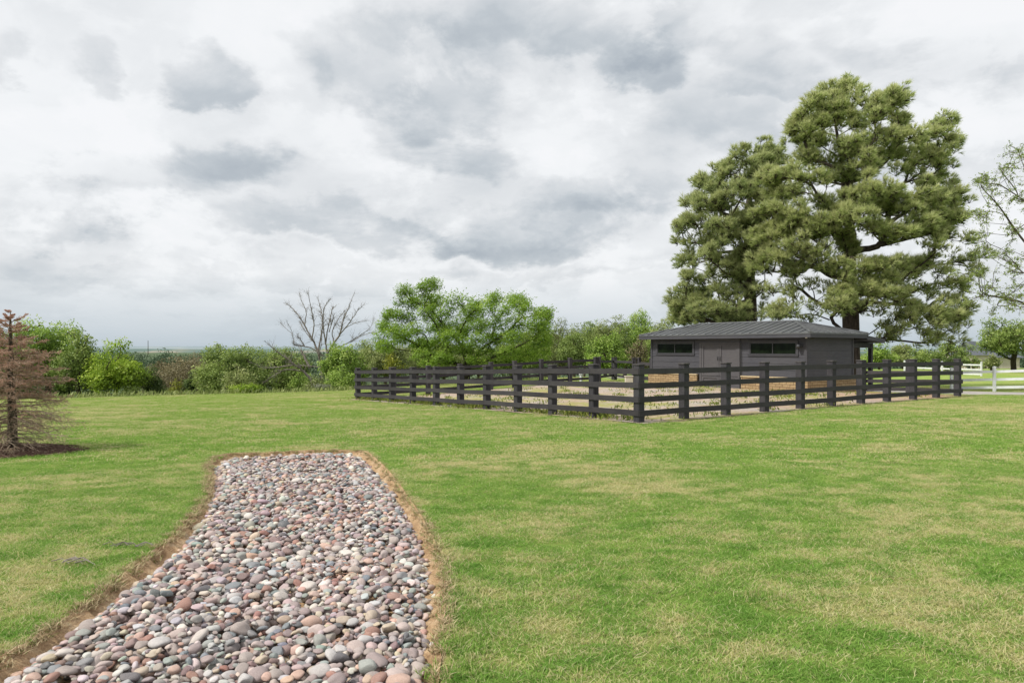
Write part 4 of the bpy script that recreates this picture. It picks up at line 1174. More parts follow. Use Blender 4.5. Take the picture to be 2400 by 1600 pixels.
for (px, top, bot, hw, d, mt, lab) in [(20, 880, 930, 50, 56, 'leaf_dark', 'dark bush low behind the dead spruce trunk'), (95, 878, 930, 45, 57, 'leaf_dark', 'dark undergrowth bush below the tall bright green tree'), (155, 885, 930, 40, 55, 'leaf_dark', 'dark bush at the foot of the darker limbed tree'),
        (228, 890, 930, 34, 55, 'leaf_mid', 'green bush between the dark limbed tree and the lime green tree'), (318, 880, 930, 32, 55, 'leaf_mid', 'green bush at the right foot of the lime green tree'), (388, 900, 930, 20, 54, 'leaf_mid', 'small green bush right of the dark cedar'),
        (480, 900, 930, 26, 54, 'leaf_mid', 'small green bush between the young pine and the wide willow'), (640, 880, 925, 50, 60, 'leaf_dark', 'dark bush under the second willow'), (845, 868, 915, 40, 62, 'leaf_dark', 'dark bush behind the left end of the arena fence')]:
    tree('leafy_bush', lab, 'bush', px, top, bot, hw, d, mt, n=7, s=.45, trunk_r=.04, leaf=.15, group=TL)
tree('willow_tree', 'wide green willow right of the gap in the left tree line', 'tree', 545, 812, 930, 86, 50, 'leaf_mid', n=24, s=.34, group=TL, axis=np.array([.6, 0, .5]), asp=.35, leaf=.2, tint=.55)
tree('willow_tree', 'green willow filling the line behind the fallen dead limb', 'tree', 655, 812, 925, 75, 56, 'leaf_mid', n=20, s=.34, group=TL, axis=np.array([.6, 0, .5]), asp=.35, leaf=.2)
tree('leafy_bush', 'light olive bush in front of the wide willow', 'bush', 563, 858, 930, 40, 46, 'leaf_olive', n=10, s=.42, trunk_r=.06, leaf=.14, group=TL, tint=.6)
tree('leafy_bush', 'low lime green mounded bush at the lawn edge in front of the willows', 'bush', 584, 900, 930, 34, 44, 'leaf_lime', n=8, s=.45, trunk_r=.03, leaf=.1, clump=.25, group=TL, tint=.42)
tree('broad_tree', 'bright green small tree under the bare dead tree, left of the arena fence', 'tree', 805, 802, 915, 46, 55, 'leaf_bright', n=16, s=.34, group=TL)
tree('leafy_bush', 'bright green bush at the foot of the bare dead tree', 'bush', 705, 872, 915, 28, 51, 'leaf_bright', n=7, s=.45, trunk_r=.04, leaf=.14, group=TL)
tree('leafy_bush', 'dull olive bush right below the bare dead trunk', 'bush', 740, 868, 916, 34, 50, 'leaf_olive', n=8, s=.45, trunk_r=.04, leaf=.12, group=TL)
tree('leafy_bush', 'pale white flowering bush below the bare dead tree', 'bush', 762, 895, 916, 20, 49, 'leaf_white', n=6, s=.45, trunk_r=.03, leaf=.10, clump=.22, m=9, group=TL)
tree('leafy_bush', 'green bush beside the left end post of the arena fence', 'bush', 800, 862, 914, 40, 50, 'leaf_bright', n=10, s=.42, trunk_r=.05, leaf=.14, group=TL)
tree('broad_tree', 'olive green tree behind the left part of the back fence', 'tree', 905, 800, 895, 62, 66, 'leaf_olive', n=16, s=.36, group=TB)
tree('broad_tree', 'dark topped tree peeping out just right of the bare dead tree', 'tree', 855, 800, 895, 36, 74, 'leaf_mid', n=12, s=.36, group=TB)
tree('young_tree', 'pale yellow blossoming small tree left under the spreading elm', 'tree', 925, 828, 880, 26, 60, 'leaf_yellow', n=8, s=.4, m=8, trunk_r=.06, group=TB)
tree('broad_tree', 'dull olive tree filling behind the elm trunk', 'tree', 1040, 806, 890, 95, 72, 'leaf_olive', n=22, s=.34, group=TB, tint=.42)
tree('broad_tree', 'mid green tree right behind the elm trunk', 'tree', 1200, 800, 890, 80, 70, 'leaf_mid', n=20, s=.34, group=TB)
tree('broad_tree', 'grey green tree with thin leaves right of the elm', 'tree', 1310, 752, 880, 44, 82, 'leaf_olive', n=14, s=.36, m=9, group=TB, tint=.4)
tree('broad_tree', 'hazy green tree in the middle of the back tree line', 'tree', 1368, 758, 870, 48, 98, 'leaf_mid', n=14, s=.38, group=TB)
tree('broad_tree', 'brownish green tree left of the tall light green one', 'tree', 1430, 745, 860, 44, 92, 'leaf_olive', n=14, s=.36, m=10, group=TB, tint=.45)
tree('broad_tree', 'tall light green tree just left of the barn roof', 'tree', 1506, 718, 860, 40, 84, 'leaf_bright', n=16, s=.34, group=TB, axis=np.array([0, 0, 1.]), tint=.55)
for (px, top, hw, d, mt, lab) in [(1295, 764, 40, 118, 'leaf_mid', 'far green tree peeping right of the elm crown'), (1345, 760, 42, 124, 'leaf_olive', 'far olive tree in the back row behind the grey green tree'), (1400, 756, 44, 120, 'leaf_mid', 'far green tree in the back row left of the brownish one'),
        (1462, 750, 44, 116, 'leaf_mid', 'far green tree in the back row below the tall light green tree'), (1545, 758, 42, 110, 'leaf_olive', 'far olive tree just over the left end of the barn roof'), (1240, 775, 50, 115, 'leaf_mid', 'far green tree behind the right side of the elm')]:
    tree('broad_tree', lab, 'tree', px, top, 870, hw, d, mt, n=12, s=.4, leaf=.28, clump=.6, m=11, group=TB, tint=.42)
tree('broad_tree', 'dark green tree between the hazy tree and the grey green tree', 'tree', 1345, 775, 880, 46, 74, 'leaf_mid', n=14, s=.36, group=TB, tint=.4)
tree('broad_tree', 'dark green tree low under the brownish tree left of the barn', 'tree', 1465, 770, 880, 44, 72, 'leaf_mid', n=14, s=.36, group=TB, tint=.45)
tree('broad_tree', 'mid green tree right of the round fresh green tree', 'tree', 1530, 790, 880, 40, 66, 'leaf_mid', n=12, s=.36, group=TB)
tree('broad_tree', 'olive tree behind the left half of the elm crown', 'tree', 975, 802, 890, 60, 76, 'leaf_olive', n=14, s=.36, group=TB)
tree('broad_tree', 'darker green tree behind the middle of the elm', 'tree', 1120, 806, 890, 70, 78, 'leaf_mid', n=14, s=.36, group=TB, tint=.4)
tree('broad_tree', 'round fresh green tree behind the stepped fence corner', 'tree', 1418, 778, 885, 58, 62, 'leaf_bright', n=18, s=.34, group=TB, tint=.42)
tree('broad_tree', 'brown twiggy tree at the left corner of the barn', 'tree', 1500, 795, 890, 30, 60, 'leaf_brown', n=10, s=.38, m=8, group=TB)
tree('broad_tree', 'brownish olive tree between the light green tree and the barn roof', 'tree', 1560, 752, 830, 40, 76, 'leaf_olive', n=10, s=.38, group=TB, tint=.62)
for (px, top, bot, hw, d, mt, lab) in [(1620, 780, 850, 60, 90, 'leaf_mid', 'green tree behind the left part of the barn'), (1780, 775, 860, 90, 110, 'leaf_mid', 'green tree low behind the middle of the barn'), (1905, 775, 860, 70, 105, 'leaf_olive', 'olive tree behind the right end of the barn'),
        (2060, 806, 872, 40, 100, 'leaf_bright', 'bright green tree seen through and beside the barn porch'), (2115, 806, 868, 36, 120, 'leaf_olive', 'pale olive tree below the drooping pine branches'),
        (2165, 812, 872, 36, 110, 'leaf_mid', 'mid green tree right of the pale olive tree'), (2222, 802, 876, 52, 104, 'leaf_mid', 'bushy green tree left of the slate roofed house'), (2230, 836, 878, 34, 92, 'leaf_dark', 'low dark bush above the right end of the black fence'),
        (2280, 835, 868, 22, 98, 'leaf_mid', 'small green shrub in front of the slate roofed house'), (2325, 832, 868, 15, 92, 'leaf_olive', 'small pointed olive shrub in front of the house doorway')]:
    tree('broad_tree' if bot-top > 45 else 'leafy_bush', lab, 'tree' if bot-top > 45 else 'bush', px, top, bot, hw, d, mt, n=14, s=.36, leaf=.24, clump=.5, m=12, group=TR)
tree('oak_tree', 'large round oak at the right edge above the white fence', 'tree', 2376, 738, 864, 88, 84, 'leaf_mid', 'bark_dark', n=30, s=.28, leaf=.22, clump=.5, m=13, group=TR, trunk_r=.3, low=1.2, tint=.48)

# brown winter woodland and distant woods in the gap: nobody could count them
def woodland(name, label, x0, x1, d0, d1, n, topf, mat, leaf, cl, m, hw, tint=.5, cat='woodland'):
    Vs, Qs, As, n0 = [], [], [], 0
    for k in range(n):
        d = rng.uniform(d0, d1); px = rng.uniform(x0, x1); top = topf(px)+rng.normal()*2.2+(d-d0)/(d1-d0)*-2
        w = hw*rng.uniform(.7, 1.3); c0 = P(px, top, d); gzz = float(Hbase(np.array([c0[0]]), np.array([c0[1]]))[0])
        hgt = min(max(c0[2]-gzz, 3), 14); c = np.array([c0[0], d, c0[2]-hgt*.5])
        pads = auto_pads(c, w, w, hgt*.55, 7, .42)
        V, Q, A, _ = leaf_crown(pads, leaf, m, cl, tintc=tint+rng.normal()*.08)
        Vs.append(V); Qs.append(Q+n0); As.append(A); n0 += len(V)
    set_props(np_mesh(name, np.concatenate(Vs), np.concatenate(Qs), M[mat], attrs={'v': np.concatenate(As)}), label, cat, kind='stuff')
woodland('brown_woodland', 'bare brownish wood in the valley gap of the left tree line', 325, 500, 95, 170, 26, lambda p: 844+5*math.sin(p*.05), 'leaf_brown', .3, .7, 9, 3.6)
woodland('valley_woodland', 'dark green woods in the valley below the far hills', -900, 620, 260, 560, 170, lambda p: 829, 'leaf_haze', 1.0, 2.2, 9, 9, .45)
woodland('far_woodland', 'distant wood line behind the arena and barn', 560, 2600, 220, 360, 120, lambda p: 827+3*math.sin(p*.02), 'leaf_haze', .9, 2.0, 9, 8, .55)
# weedy strip at the crest
def strip_pts(n, a, b, w):
    t = rng.random(n); p = np.outer(1-t, a)+np.outer(t, b); nn = np.array([-.61, .79]); p = p+np.outer(rng.uniform(0, w, n), nn); return np.c_[p, Hbase(p[:, 0], p[:, 1])]
C = np.concatenate([strip_pts(5200, np.array([-31, 30.5]), np.array([-9.5, 47.2]), 6.0), strip_pts(900, np.array([-9.5, 47.2]), np.array([4, 52.0]), 2.5)])
C[:, 2] += rng.uniform(.02, .28, len(C)); ax = np.tile([0.3, 0, 1.2], (len(C), 1))
V, Q, t = leaf_quads(C, rng.uniform(.18, .42, len(C)), rng.random(len(C))*.9, .16, None, ax, .45)
set_props(np_mesh('rough_grass', V, Q, M['leaf_olive'], attrs={'v': t}), 'tall rough grass and weeds along the far lawn edge', 'rough grass', kind='stuff')
# weeds in the arena
def arena_weeds():
    cs = []
    for k in range(300):
        while True:
            a = rng.uniform(0, 1); b = rng.uniform(0, 1); p = E0+FR*(a*17.0)+FL*(b*18.5)
            if rng.random() < .5: p = E0+FL*rng.uniform(.3, 19)+FR*rng.uniform(.0, .6)
            if noise2(p[0], p[1], 1.1, 9) > -.05 or rng.random() < .2: break
        q = (p-BB); lx = q@bx_; ly = q@by_
        if -.3 < lx < 10.2 and ly > -.25: continue
        n_ = rng.integers(14, 50); cs.append(np.c_[p+rng.normal(size=(n_, 2))*rng.uniform(.08, .45), np.zeros(n_)])
    C = np.concatenate(cs); C[:, 2] = Hbase(C[:, 0], C[:, 1])+.02+rng.uniform(.02, .10, len(C))
    ax = rng.normal(size=(len(C), 3))*.5+[0, 0, 1]
    V, Q, t = leaf_quads(C, rng.uniform(.07, .2, len(C)), rng.random(len(C)), .22, None, ax, .5)
    set_props(np_mesh('arena_weeds', V, Q, M['weed_leaf'], attrs={'v': t}), 'thin weeds growing in the arena dirt and along its rails', 'weeds', kind='stuff')
arena_weeds()

# ---- spreading elm behind the back fence
def zpt(ox, oy, s): return lambda x, y, d: P(ox+x/s, oy+y/s, d)
def build_elm():
    d0 = 50.0; z6 = zpt(860, 620, 3.36)
    base = z6(790, 895, d0); gzv = gz(base[:2])
    root = empty('spreading_elm', (base[0], base[1], gzv), 'wide spreading elm with fresh green wind blown leaves behind the back fence', 'tree')
    pd = []
    for (x, y, rx, ry, tb) in [(500, 150, 95, 45, -.2), (430, 210, 70, 60, -.2), (300, 210, 70, 50, -.2), (250, 300, 50, 40, -.2), (360, 290, 80, 55, -.1), (160, 400, 70, 40, -.1), (230, 400, 80, 50, -.05), (120, 470, 50, 40, 0), (200, 500, 100, 50, 0),
            (330, 420, 80, 60, -.1), (520, 290, 100, 60, 0), (700, 280, 100, 50, 0), (620, 350, 110, 60, 0), (480, 380, 90, 60, -.05), (840, 310, 70, 40, -.1), (800, 390, 100, 60, .05), (1000, 290, 80, 50, -.05), (940, 350, 90, 60, .05), (1180, 290, 110, 50, 0), (1080, 350, 110, 60, .05), (1250, 340, 70, 50, 0),
            (1380, 380, 90, 40, -.15), (1300, 430, 110, 60, .05), (1430, 440, 50, 50, 0), (1380, 500, 90, 50, .08), (1180, 450, 120, 60, .05), (1020, 450, 110, 60, 0), (880, 480, 110, 60, 0), (700, 470, 110, 60, 0), (560, 500, 110, 60, -.05), (400, 530, 110, 60, 0), (270, 590, 100, 50, .05), (100, 570, 70, 50, 0), (150, 640, 90, 50, 0),
            (420, 640, 120, 50, 0), (560, 620, 100, 50, -.05), (700, 600, 100, 60, -.05), (860, 600, 100, 60, -.05), (1000, 580, 100, 50, 0), (1160, 570, 110, 50, .05), (1320, 590, 100, 50, .1), (1420, 590, 50, 50, .1), (1250, 680, 120, 50, .1), (1380, 690, 70, 50, .12), (1100, 700, 100, 50, 0), (950, 690, 90, 40, -.05), (560, 720, 100, 40, 0), (400, 710, 90, 40, 0), (650, 690, 100, 45, .05), (790, 670, 90, 45, .05), (900, 760, 90, 38, .05), (640, 770, 90, 36, 0), (1040, 770, 100, 38, .05), (1180, 760, 110, 38, .08), (1330, 760, 80, 38, .1), (720, 540, 90, 50, .05), (600, 560, 90, 45, .05), (480, 770, 80, 34, .05), (820, 740, 60, 34, 0)]:
        dx = (x-780)/750; dep = math.sqrt(max(0, 1-dx*dx))*3.2
        for sgn in (-1, 1):
            if sgn == 1 and rng.random() < .45: continue
            dd_ = d0+sgn*rng.uniform(.15, 1)*dep; c = z6(x+rng.normal()*12, y+rng.normal()*8, dd_); k = dd_/F/3.36
            pd.append((c, (rx*k*.95, rx*k*.9, ry*k*1.25), tb-(.06 if sgn > 0 else 0)))
    V, Q, A, cen = leaf_crown(pd, .15, 12, .30, flat=.75, tintc=.56, axis=np.array([1.0, -.1, .45]), asp=.36, hollow=.15)
    # sprays that poke out of the crown along the wind
    n = 1500; idx = rng.integers(0, len(cen), n); S0 = cen[idx]; dr = unit(np.array([.75, 0, .55])+rng.normal(size=(n, 3))*.35)
    S1 = S0+dr*rng.uniform(.35, .8, n)[:, None]; f = rng.random((n, 9)); Pp = (S0[:, None]+(S1-S0)[:, None]*f[..., None]).reshape(-1, 3)+rng.normal(size=(n*9, 3))*.035
    V2, Q2, t2 = leaf_quads(Pp, rng.uniform(.08, .16, len(Pp)), np.clip(.45+rng.normal(size=len(Pp))*.15, 0, 1), .4, None, np.repeat(dr, 9, 0), .5)
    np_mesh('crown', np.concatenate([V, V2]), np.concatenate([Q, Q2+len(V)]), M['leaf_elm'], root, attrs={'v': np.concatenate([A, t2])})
    tr = [base-[0, 0, .0+base[2]-gzv+.2], z6(785, 870, d0), z6(790, 815, d0)]
    stm = [z6(x, y, d0+z) for x, y, z in [(770, 740, .2), (750, 650, .3), (690, 560, .4), (600, 470, .5), (520, 380, .4), (450, 290, .3), (440, 200, .2), (740, 560, -.3), (745, 460, -.4), (840, 740, -.2), (900, 660, -.4), (1000, 600, -.6), (1120, 520, -.7), (1200, 420, -.5), (850, 640, .3), (880, 520, .4), (960, 420, .5), (920, 760, .2), (1050, 700, .4), (1200, 640, .5), (680, 770, -.2), (560, 730, -.5), (420, 690, -.7), (660, 660, -.5), (500, 580, -.7), (360, 500, -.7)]]
    tg = [p[0] for p in pd]+[z6(650, 600, d0), z6(560, 440, d0), z6(500, 330, d0), z6(850, 700, d0), z6(920, 620, d0), z6(1040, 540, d0), z6(620, 780, d0-.5), z6(480, 720, d0-1)]
    extra = cen[rng.choice(len(cen), 420, replace=False)]
    ch = skeleton2(tr, [stm, tg, list(extra)], .009, 2.0)
    wood(ch, root, M['bark_dark'], .24)
build_elm()

# ---- two big pines
def build_pine(name, label, z7, d0, trunk_px, stems, pads, tr, mat, depthR, cx, halfw, dens=1.0, sparse=None):
    base = z7(*trunk_px[0], d0); gzv = gz(base[:2])
    root = empty(name, (base[0], base[1], gzv), label, 'pine tree')
    tpts = [np.array([base[0]+.02, base[1], gzv-.2])]+[z7(x, y, d0) for x, y in trunk_px]
    pd = []
    for row in pads:
        x, y, rx, ry = row[:4]; sp = row[4] if len(row) > 4 else 1.0; front = row[5] if len(row) > 5 else None
        dx = min(1, abs(x-cx)/halfw); dep = math.sqrt(max(.02, 1-dx*dx))*depthR
        for sgn in (-1, 1):
            if sgn == 1 and (rng.random() < .35 or sp < .7): continue
            dd_ = d0+(sgn*rng.uniform(.1, .95) if front is None else front*.9)*dep
            c = z7(x+rng.normal()*8*(sgn+1), y+rng.normal()*8*(sgn+1), dd_); k = dd_/F/2.3756
            pd.append((c, np.array([rx*k, rx*k*.95, ry*k*rng.uniform(.85, 1.2)]), sp, sgn))
    base_n = len(pd)
    for _ in range(int(base_n*.45)):     # loose tufts between the masses
        i_ = rng.integers(base_n); cs = np.array([q[0] for q in pd[:base_n]]); dd2 = np.linalg.norm(cs-cs[i_], axis=1); nb_ = np.where((dd2 < 2.3) & (dd2 > .1))[0]
        if len(nb_) == 0: continue
        j_ = nb_[rng.integers(len(nb_))]; f_ = rng.uniform(.3, .7); w_ = rng.uniform(.25, .5)
        pd.append((cs[i_]*(1-f_)+cs[j_]*f_+rng.normal(size=3)*.15, np.array([w_, w_, w_*.8]), min(pd[i_][2], pd[j_][2]), 0))
    Cs, Ds, Ts, tw0, tw1 = [], [], [], [], []
    sub = []
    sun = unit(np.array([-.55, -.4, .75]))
    for c, r, sp, sgn in pd:
        out = c-tpts[3]; out[2] = 0; out = unit(out)
        nsub = max(5, int(10*r[0]*r[0]*sp+3))
        uu = unit(rng.normal(size=(nsub, 3))+[0, 0, .25]); sc_ = c+uu*r*np.array([1, 1, 1.25])*rng.uniform(.3, 1.0, nsub)[:, None]
        for s_ in sc_:
            nt = int(rng.uniform(12, 20)*dens*(.55 if sp < .7 else 1)); rs = rng.uniform(.26, .46)
            u = unit(rng.normal(size=(nt, 3))*[1, 1, .8]+[0, 0, .45]+out*.35)
            p = s_+u*rs*np.array([1, 1, .8])*rng.uniform(.55, 1.05, nt)[:, None]
            d_ = unit(u*.7+out*.35+np.array([.10, 0, .45]))
            rel = (p-c)/r
            tint = .55+.32*(u@sun)+.10*(rel@sun)+rng.normal()*.05+rng.normal(size=nt)*.05-(.10 if sgn > 0 else 0)  # sun side painted lighter, rear pads darker, in the needle tint
            Cs.append(p); Ds.append(d_); Ts.append(tint); tw0.append(np.repeat((s_-np.array([0, 0, rs*.5]))[None], nt, 0)); tw1.append(p)
        sub.append(sc_)
    C_ = np.concatenate(Cs); D_ = np.concatenate(Ds); T_ = np.concatenate(Ts)
    V, T, A = needle_tufts(C_, D_, rng.uniform(.24, .40, len(C_)), T_, K=12, w=.030, spread=.36)
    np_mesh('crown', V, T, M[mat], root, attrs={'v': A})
    print(name, len(C_), 'tufts')
    t0 = np.concatenate(tw0); t1 = np.concatenate(tw1); m = rng.random(len(t0)) < .6
    V, Q = cones(t0[m], t1[m], .011, .007)
    np_mesh('twigs', V, Q, M['bark_dark'], root)
    stem_t = [z7(x, y, d0+dz) for st in stems for (x, y, dz) in st]
    allsub = np.concatenate(sub); allsub = allsub[rng.random(len(allsub)) < .75]
    # network: first stems, then pads, then sub clumps
    tg = [p[0]-np.array([0, 0, p[1][2]*.4]) for p in pd]
    ch = skeleton2(tpts, [stem_t, tg, list(allsub)], .007, 1.95)
    wood(ch, root, M['bark_pine'], tr, 12)

z7 = zpt(1540, 160, 2.3756)
BIG = [(620, 1240, 80, 34, .6, -.9), (740, 1225, 70, 30, .6, -.7), (870, 1215, 80, 34, .6, -.5), (900, 1330, 60, 30, .6, -.4), (830, 1390, 70, 30, .6, -.4), (960, 1230, 60, 34, .6, -.4), (1180, 1180, 90, 36, .9, -.5), (1300, 1180, 90, 34, .6), (1380, 1150, 90, 32, .6), (1340, 1320, 90, 36, .6), (1250, 1340, 70, 34, .6), (1350, 1450, 80, 34, .6), (1520, 1410, 90, 34, .6), (1640, 1290, 80, 32, .6), (1730, 1330, 50, 30, .6), (1600, 1450, 80, 36, .6), (1480, 1520, 60, 26, .6), (1660, 1520, 50, 26, .6), (1750, 1130, 70, 30, .6), (1580, 1130, 100, 32, .6), (1560, 1270, 100, 32, .6), (1240, 1500, 40, 22, .6),(1065, 960, 70, 55, 1, -.5), (1050, 740, 70, 50, 1, -.4), (1060, 590, 80, 50, 1, -.4), (1130, 590, 70, 45, 1, -.3), (1080, 480, 80, 45), (1080, 1020, 60, 45, 1, -.5), (1160, 520, 80, 40), (1400, 560, 90, 40), (1250, 800, 90, 45, 1, -.6), (1380, 800, 90, 45), (1520, 720, 90, 42), (930, 740, 80, 45, 1, -.7), (900, 960, 70, 45, 1, -.8), (600, 930, 80, 45, 1, -.8), (580, 1080, 70, 40, 1, -.8), (760, 1120, 80, 36, .9, -.8), (1130, 1340, 70, 45, .9, -.6), (1000, 130, 90, 50), (1070, 110, 50, 35), (850, 195, 40, 45), (1160, 165, 60, 45), (1290, 175, 100, 50), (1370, 155, 50, 45), (960, 220, 100, 50), (780, 295, 50, 45), (860, 310, 90, 50), (1000, 290, 90, 50), (1120, 290, 80, 50), (1250, 260, 110, 50), (1350, 310, 70, 45),
    (760, 395, 75, 45), (900, 400, 100, 50), (1060, 420, 90, 45), (1220, 390, 100, 50), (1350, 390, 90, 50), (1460, 385, 70, 45), (1600, 305, 45, 45), (1560, 365, 85, 45), (1655, 420, 55, 45), (1480, 480, 100, 45), (1590, 480, 80, 50), (1300, 485, 100, 35), (850, 490, 90, 35), (960, 525, 80, 30),
    (1650, 655, 45, 45), (1570, 560, 85, 40), (1480, 640, 75, 40), (1210, 680, 110, 48, 1, -1), (1330, 715, 90, 40, 1, -1), (1090, 700, 60, 40), (1640, 740, 100, 50), (1540, 800, 110, 48, 1, -.8), (1650, 830, 80, 48), (1450, 870, 120, 48, 1, -.9), (1330, 930, 100, 42, 1, -1), (1110, 825, 125, 60, 1, -1.1), (1220, 900, 90, 50, 1, -1), (1570, 920, 95, 40),
    (700, 590, 110, 45, 1, -1), (850, 610, 105, 50, 1, -1), (950, 635, 60, 42), (625, 620, 60, 45, 1, -1), (750, 685, 100, 36), (640, 800, 100, 50, 1, -1), (780, 810, 105, 52, 1, -1), (880, 880, 85, 50, 1, -1), (700, 880, 110, 45, 1, -.9), (980, 865, 60, 42), (765, 965, 115, 52, 1, -1.1), (850, 1015, 75, 50, 1, -1), (680, 1045, 85, 42, 1, -1), (905, 1085, 55, 42, 1, -1),
    (1000, 1100, 95, 44, 1, -1), (1070, 1150, 55, 48, 1, -1), (1180, 1105, 90, 40, .9, -1), (1300, 1095, 105, 42, .9), (1450, 1085, 105, 34, .9), (1230, 1240, 105, 44, 1, -1), (1360, 1262, 75, 36, .9), (1000, 1320, 90, 58, 1, -1.1), (1080, 1262, 60, 50, 1, -1), (1450, 1330, 110, 42, .9), (1590, 1350, 110, 46, .9), (1690, 1380, 50, 36, .8),
    (1480, 1205, 125, 32, .5), (1620, 1200, 110, 32, .5), (1700, 1060, 110, 30, .5), (1800, 1045, 70, 38, .6), (1560, 1000, 105, 34, .6), (1650, 1440, 75, 40, .6), (1450, 1430, 90, 36, .5), (1250, 1420, 50, 34, .6), (1560, 1490, 100, 32, .5), (690, 1360, 100, 40, .9, -1), (760, 1300, 80, 36, .6), (1700, 1230, 60, 32, .5), (1680, 950, 70, 30, .6), (1380, 1380, 70, 34, .5), (1290, 1490, 40, 24, .6)]
build_pine('big_pine', 'tallest pine with forked trunk rising behind the right half of the barn', z7, 42.0, [(1080, 1460), (1075, 1300), (1068, 1150), (1075, 1000), (1085, 900)],
    [[(1050, 760, 0), (1040, 650, 0), (1025, 500, 0), (1005, 380, .2), (990, 220, 0)], [(1120, 760, .5), (1140, 620, .5), (1150, 480, .5), (1160, 300, .4)], [(1160, 1010, -.4), (1250, 985, -.6), (1290, 860, -.6), (1270, 760, -.6), (1380, 640, 0), (1520, 540, 0), (1620, 440, 0)],
     [(1010, 800, -.6), (920, 740, -1), (850, 690, -1)], [(960, 1150, -.8), (900, 1110, -1.4), (780, 1090, -1.8), (640, 1150, -1.8)], [(1000, 1350, -.8), (880, 1300, -1.2), (780, 1210, -1.6), (640, 1160, -1.5)], [(960, 1400, -.6), (870, 1365, -.9), (780, 1375, -1)], [(1240, 1080, .3), (1420, 1060, .5), (1640, 1090, .5), (1780, 1110, .5)], [(1200, 1300, .3), (1400, 1310, .6), (1560, 1350, .6)]],
    BIG, .46, 'needle', 4.2, 1180, 700)
LEFTP = [(560, 1390, 70, 30, .6), (640, 1380, 60, 30, .6), (600, 1220, 70, 36, .6), (400, 1390, 90, 34), (90, 1280, 50, 36, .9), (190, 1390, 80, 36),(520, 700, 80, 50, 1, -.7), (510, 850, 80, 50, 1, -.7), (515, 1000, 80, 50, 1, -.7), (520, 1130, 90, 50, 1, -.7), (530, 1240, 80, 40, 1, -.6), (600, 830, 80, 50), (610, 970, 70, 50), (470, 1400, 80, 34), (600, 1100, 70, 50), (660, 620, 60, 50), (570, 430, 45, 36), (480, 475, 75, 45), (620, 485, 85, 45), (365, 560, 65, 50), (460, 560, 95, 50), (580, 540, 100, 50), (700, 505, 45, 38), (250, 640, 42, 42), (330, 655, 85, 50), (450, 680, 105, 50), (560, 720, 80, 50), (160, 760, 50, 42), (240, 755, 75, 50), (350, 780, 95, 50), (135, 870, 52, 50), (230, 860, 105, 50), (350, 870, 90, 45), (480, 830, 90, 50),
    (150, 950, 55, 42), (280, 960, 105, 48), (420, 950, 105, 50), (540, 950, 95, 50), (165, 1050, 52, 48), (290, 1040, 95, 50), (400, 1060, 95, 50), (530, 1040, 105, 50), (180, 1150, 62, 48), (280, 1150, 95, 50), (430, 1140, 105, 50), (155, 1235, 42, 34), (250, 1260, 85, 40), (380, 1255, 95, 34), (115, 1335, 48, 40), (215, 1340, 95, 42), (340, 1350, 105, 42), (155, 1395, 72, 34), (290, 1395, 90, 34), (620, 1310, 70, 34, .6), (460, 1330, 60, 34, .9), (540, 620, 90, 45), (640, 700, 60, 40)]
build_pine('left_pine', 'darker pine left of the tallest pine, behind the left half of the barn', z7, 46.0, [(522, 1440), (520, 1300), (515, 1150), (510, 1020), (500, 900), (505, 760), (530, 620), (560, 500)],
    [[(440, 860, -.3), (330, 780, -.6)], [(420, 1020, .5), (260, 1010, .8)], [(440, 1240, .3), (300, 1300, .6)], [(600, 1340, -.3), (700, 1330, -.4)]], LEFTP, .40, 'needle_cool', 4.0, 400, 340)

# ---- sparse tree at right edge (trunk outside frame)
def build_sparse():
    d0 = 34.0; base = P(2520, 900, d0); gzv = gz(base[:2])
    root = empty('sparse_locust_tree', (base[0], base[1], gzv), 'sparse tree with thin branches and small new leaves reaching in at the right edge', 'tree')
    tp = [np.array([base[0], base[1], gzv-.2])]+[P(2520, y, d0) for y in (850, 780, 700, 620, 540)]
    st = [P(x, y, d0+z) for x, y, z in [(2470, 660, 0), (2420, 590, 0), (2380, 540, 0), (2340, 480, 0), (2300, 440, .2), (2440, 500, 0), (2410, 420, 0), (2385, 350, 0), (2430, 720, 0), (2370, 700, 0), (2300, 690, 0), (2400, 640, .4), (2340, 600, .3)]]
    tg = []
    for (x, y, rx, ry) in [(2385, 350, 30, 25), (2360, 400, 50, 30), (2330, 440, 50, 25), (2300, 425, 30, 12), (2390, 460, 40, 30), (2340, 500, 50, 30), (2290, 500, 28, 25), (2380, 540, 40, 30), (2300, 560, 35, 30), (2340, 590, 50, 20), (2390, 620, 30, 30), (2290, 640, 35, 12), (2330, 670, 50, 20), (2380, 690, 40, 25), (2310, 700, 50, 14), (2360, 720, 40, 12), (2450, 400, 60, 60), (2460, 520, 60, 60), (2470, 640, 60, 50), (2560, 420, 80, 80), (2600, 560, 80, 80)]:
        for _ in range(11): tg.append(P(x+rng.normal()*rx*.55, y+rng.normal()*ry*.55, d0+rng.normal()*1.0))
    ch = skeleton2(tp, [st, tg], .004, 1.9)
    wood(ch, root, M['bark_grey'], .115)
    tg = np.array(tg); n = len(tg); P0 = np.repeat(tg, 5, 0); dr = unit(rng.normal(size=(n*5, 3))*[1, 1, .7]+[-.3, 0, 0]); P1 = P0+dr*rng.uniform(.15, .5, n*5)[:, None]
    V, Q = cones(P0, P1, .007, .004); np_mesh('twigs', V, Q, M['bark_grey'], root)
    f = rng.uniform(.1, 1, (n*5, 8)); C = (P0[:, None]+(P1-P0)[:, None]*f[..., None]).reshape(-1, 3)+rng.normal(size=(n*40, 3))*.05
    V, Q, t = leaf_quads(C, rng.uniform(.05, .13, len(C)), rng.random(len(C)), .45); np_mesh('leaves', V, Q, M['leaf_mid'], root, attrs={'v': t*.7+.2})
build_sparse()

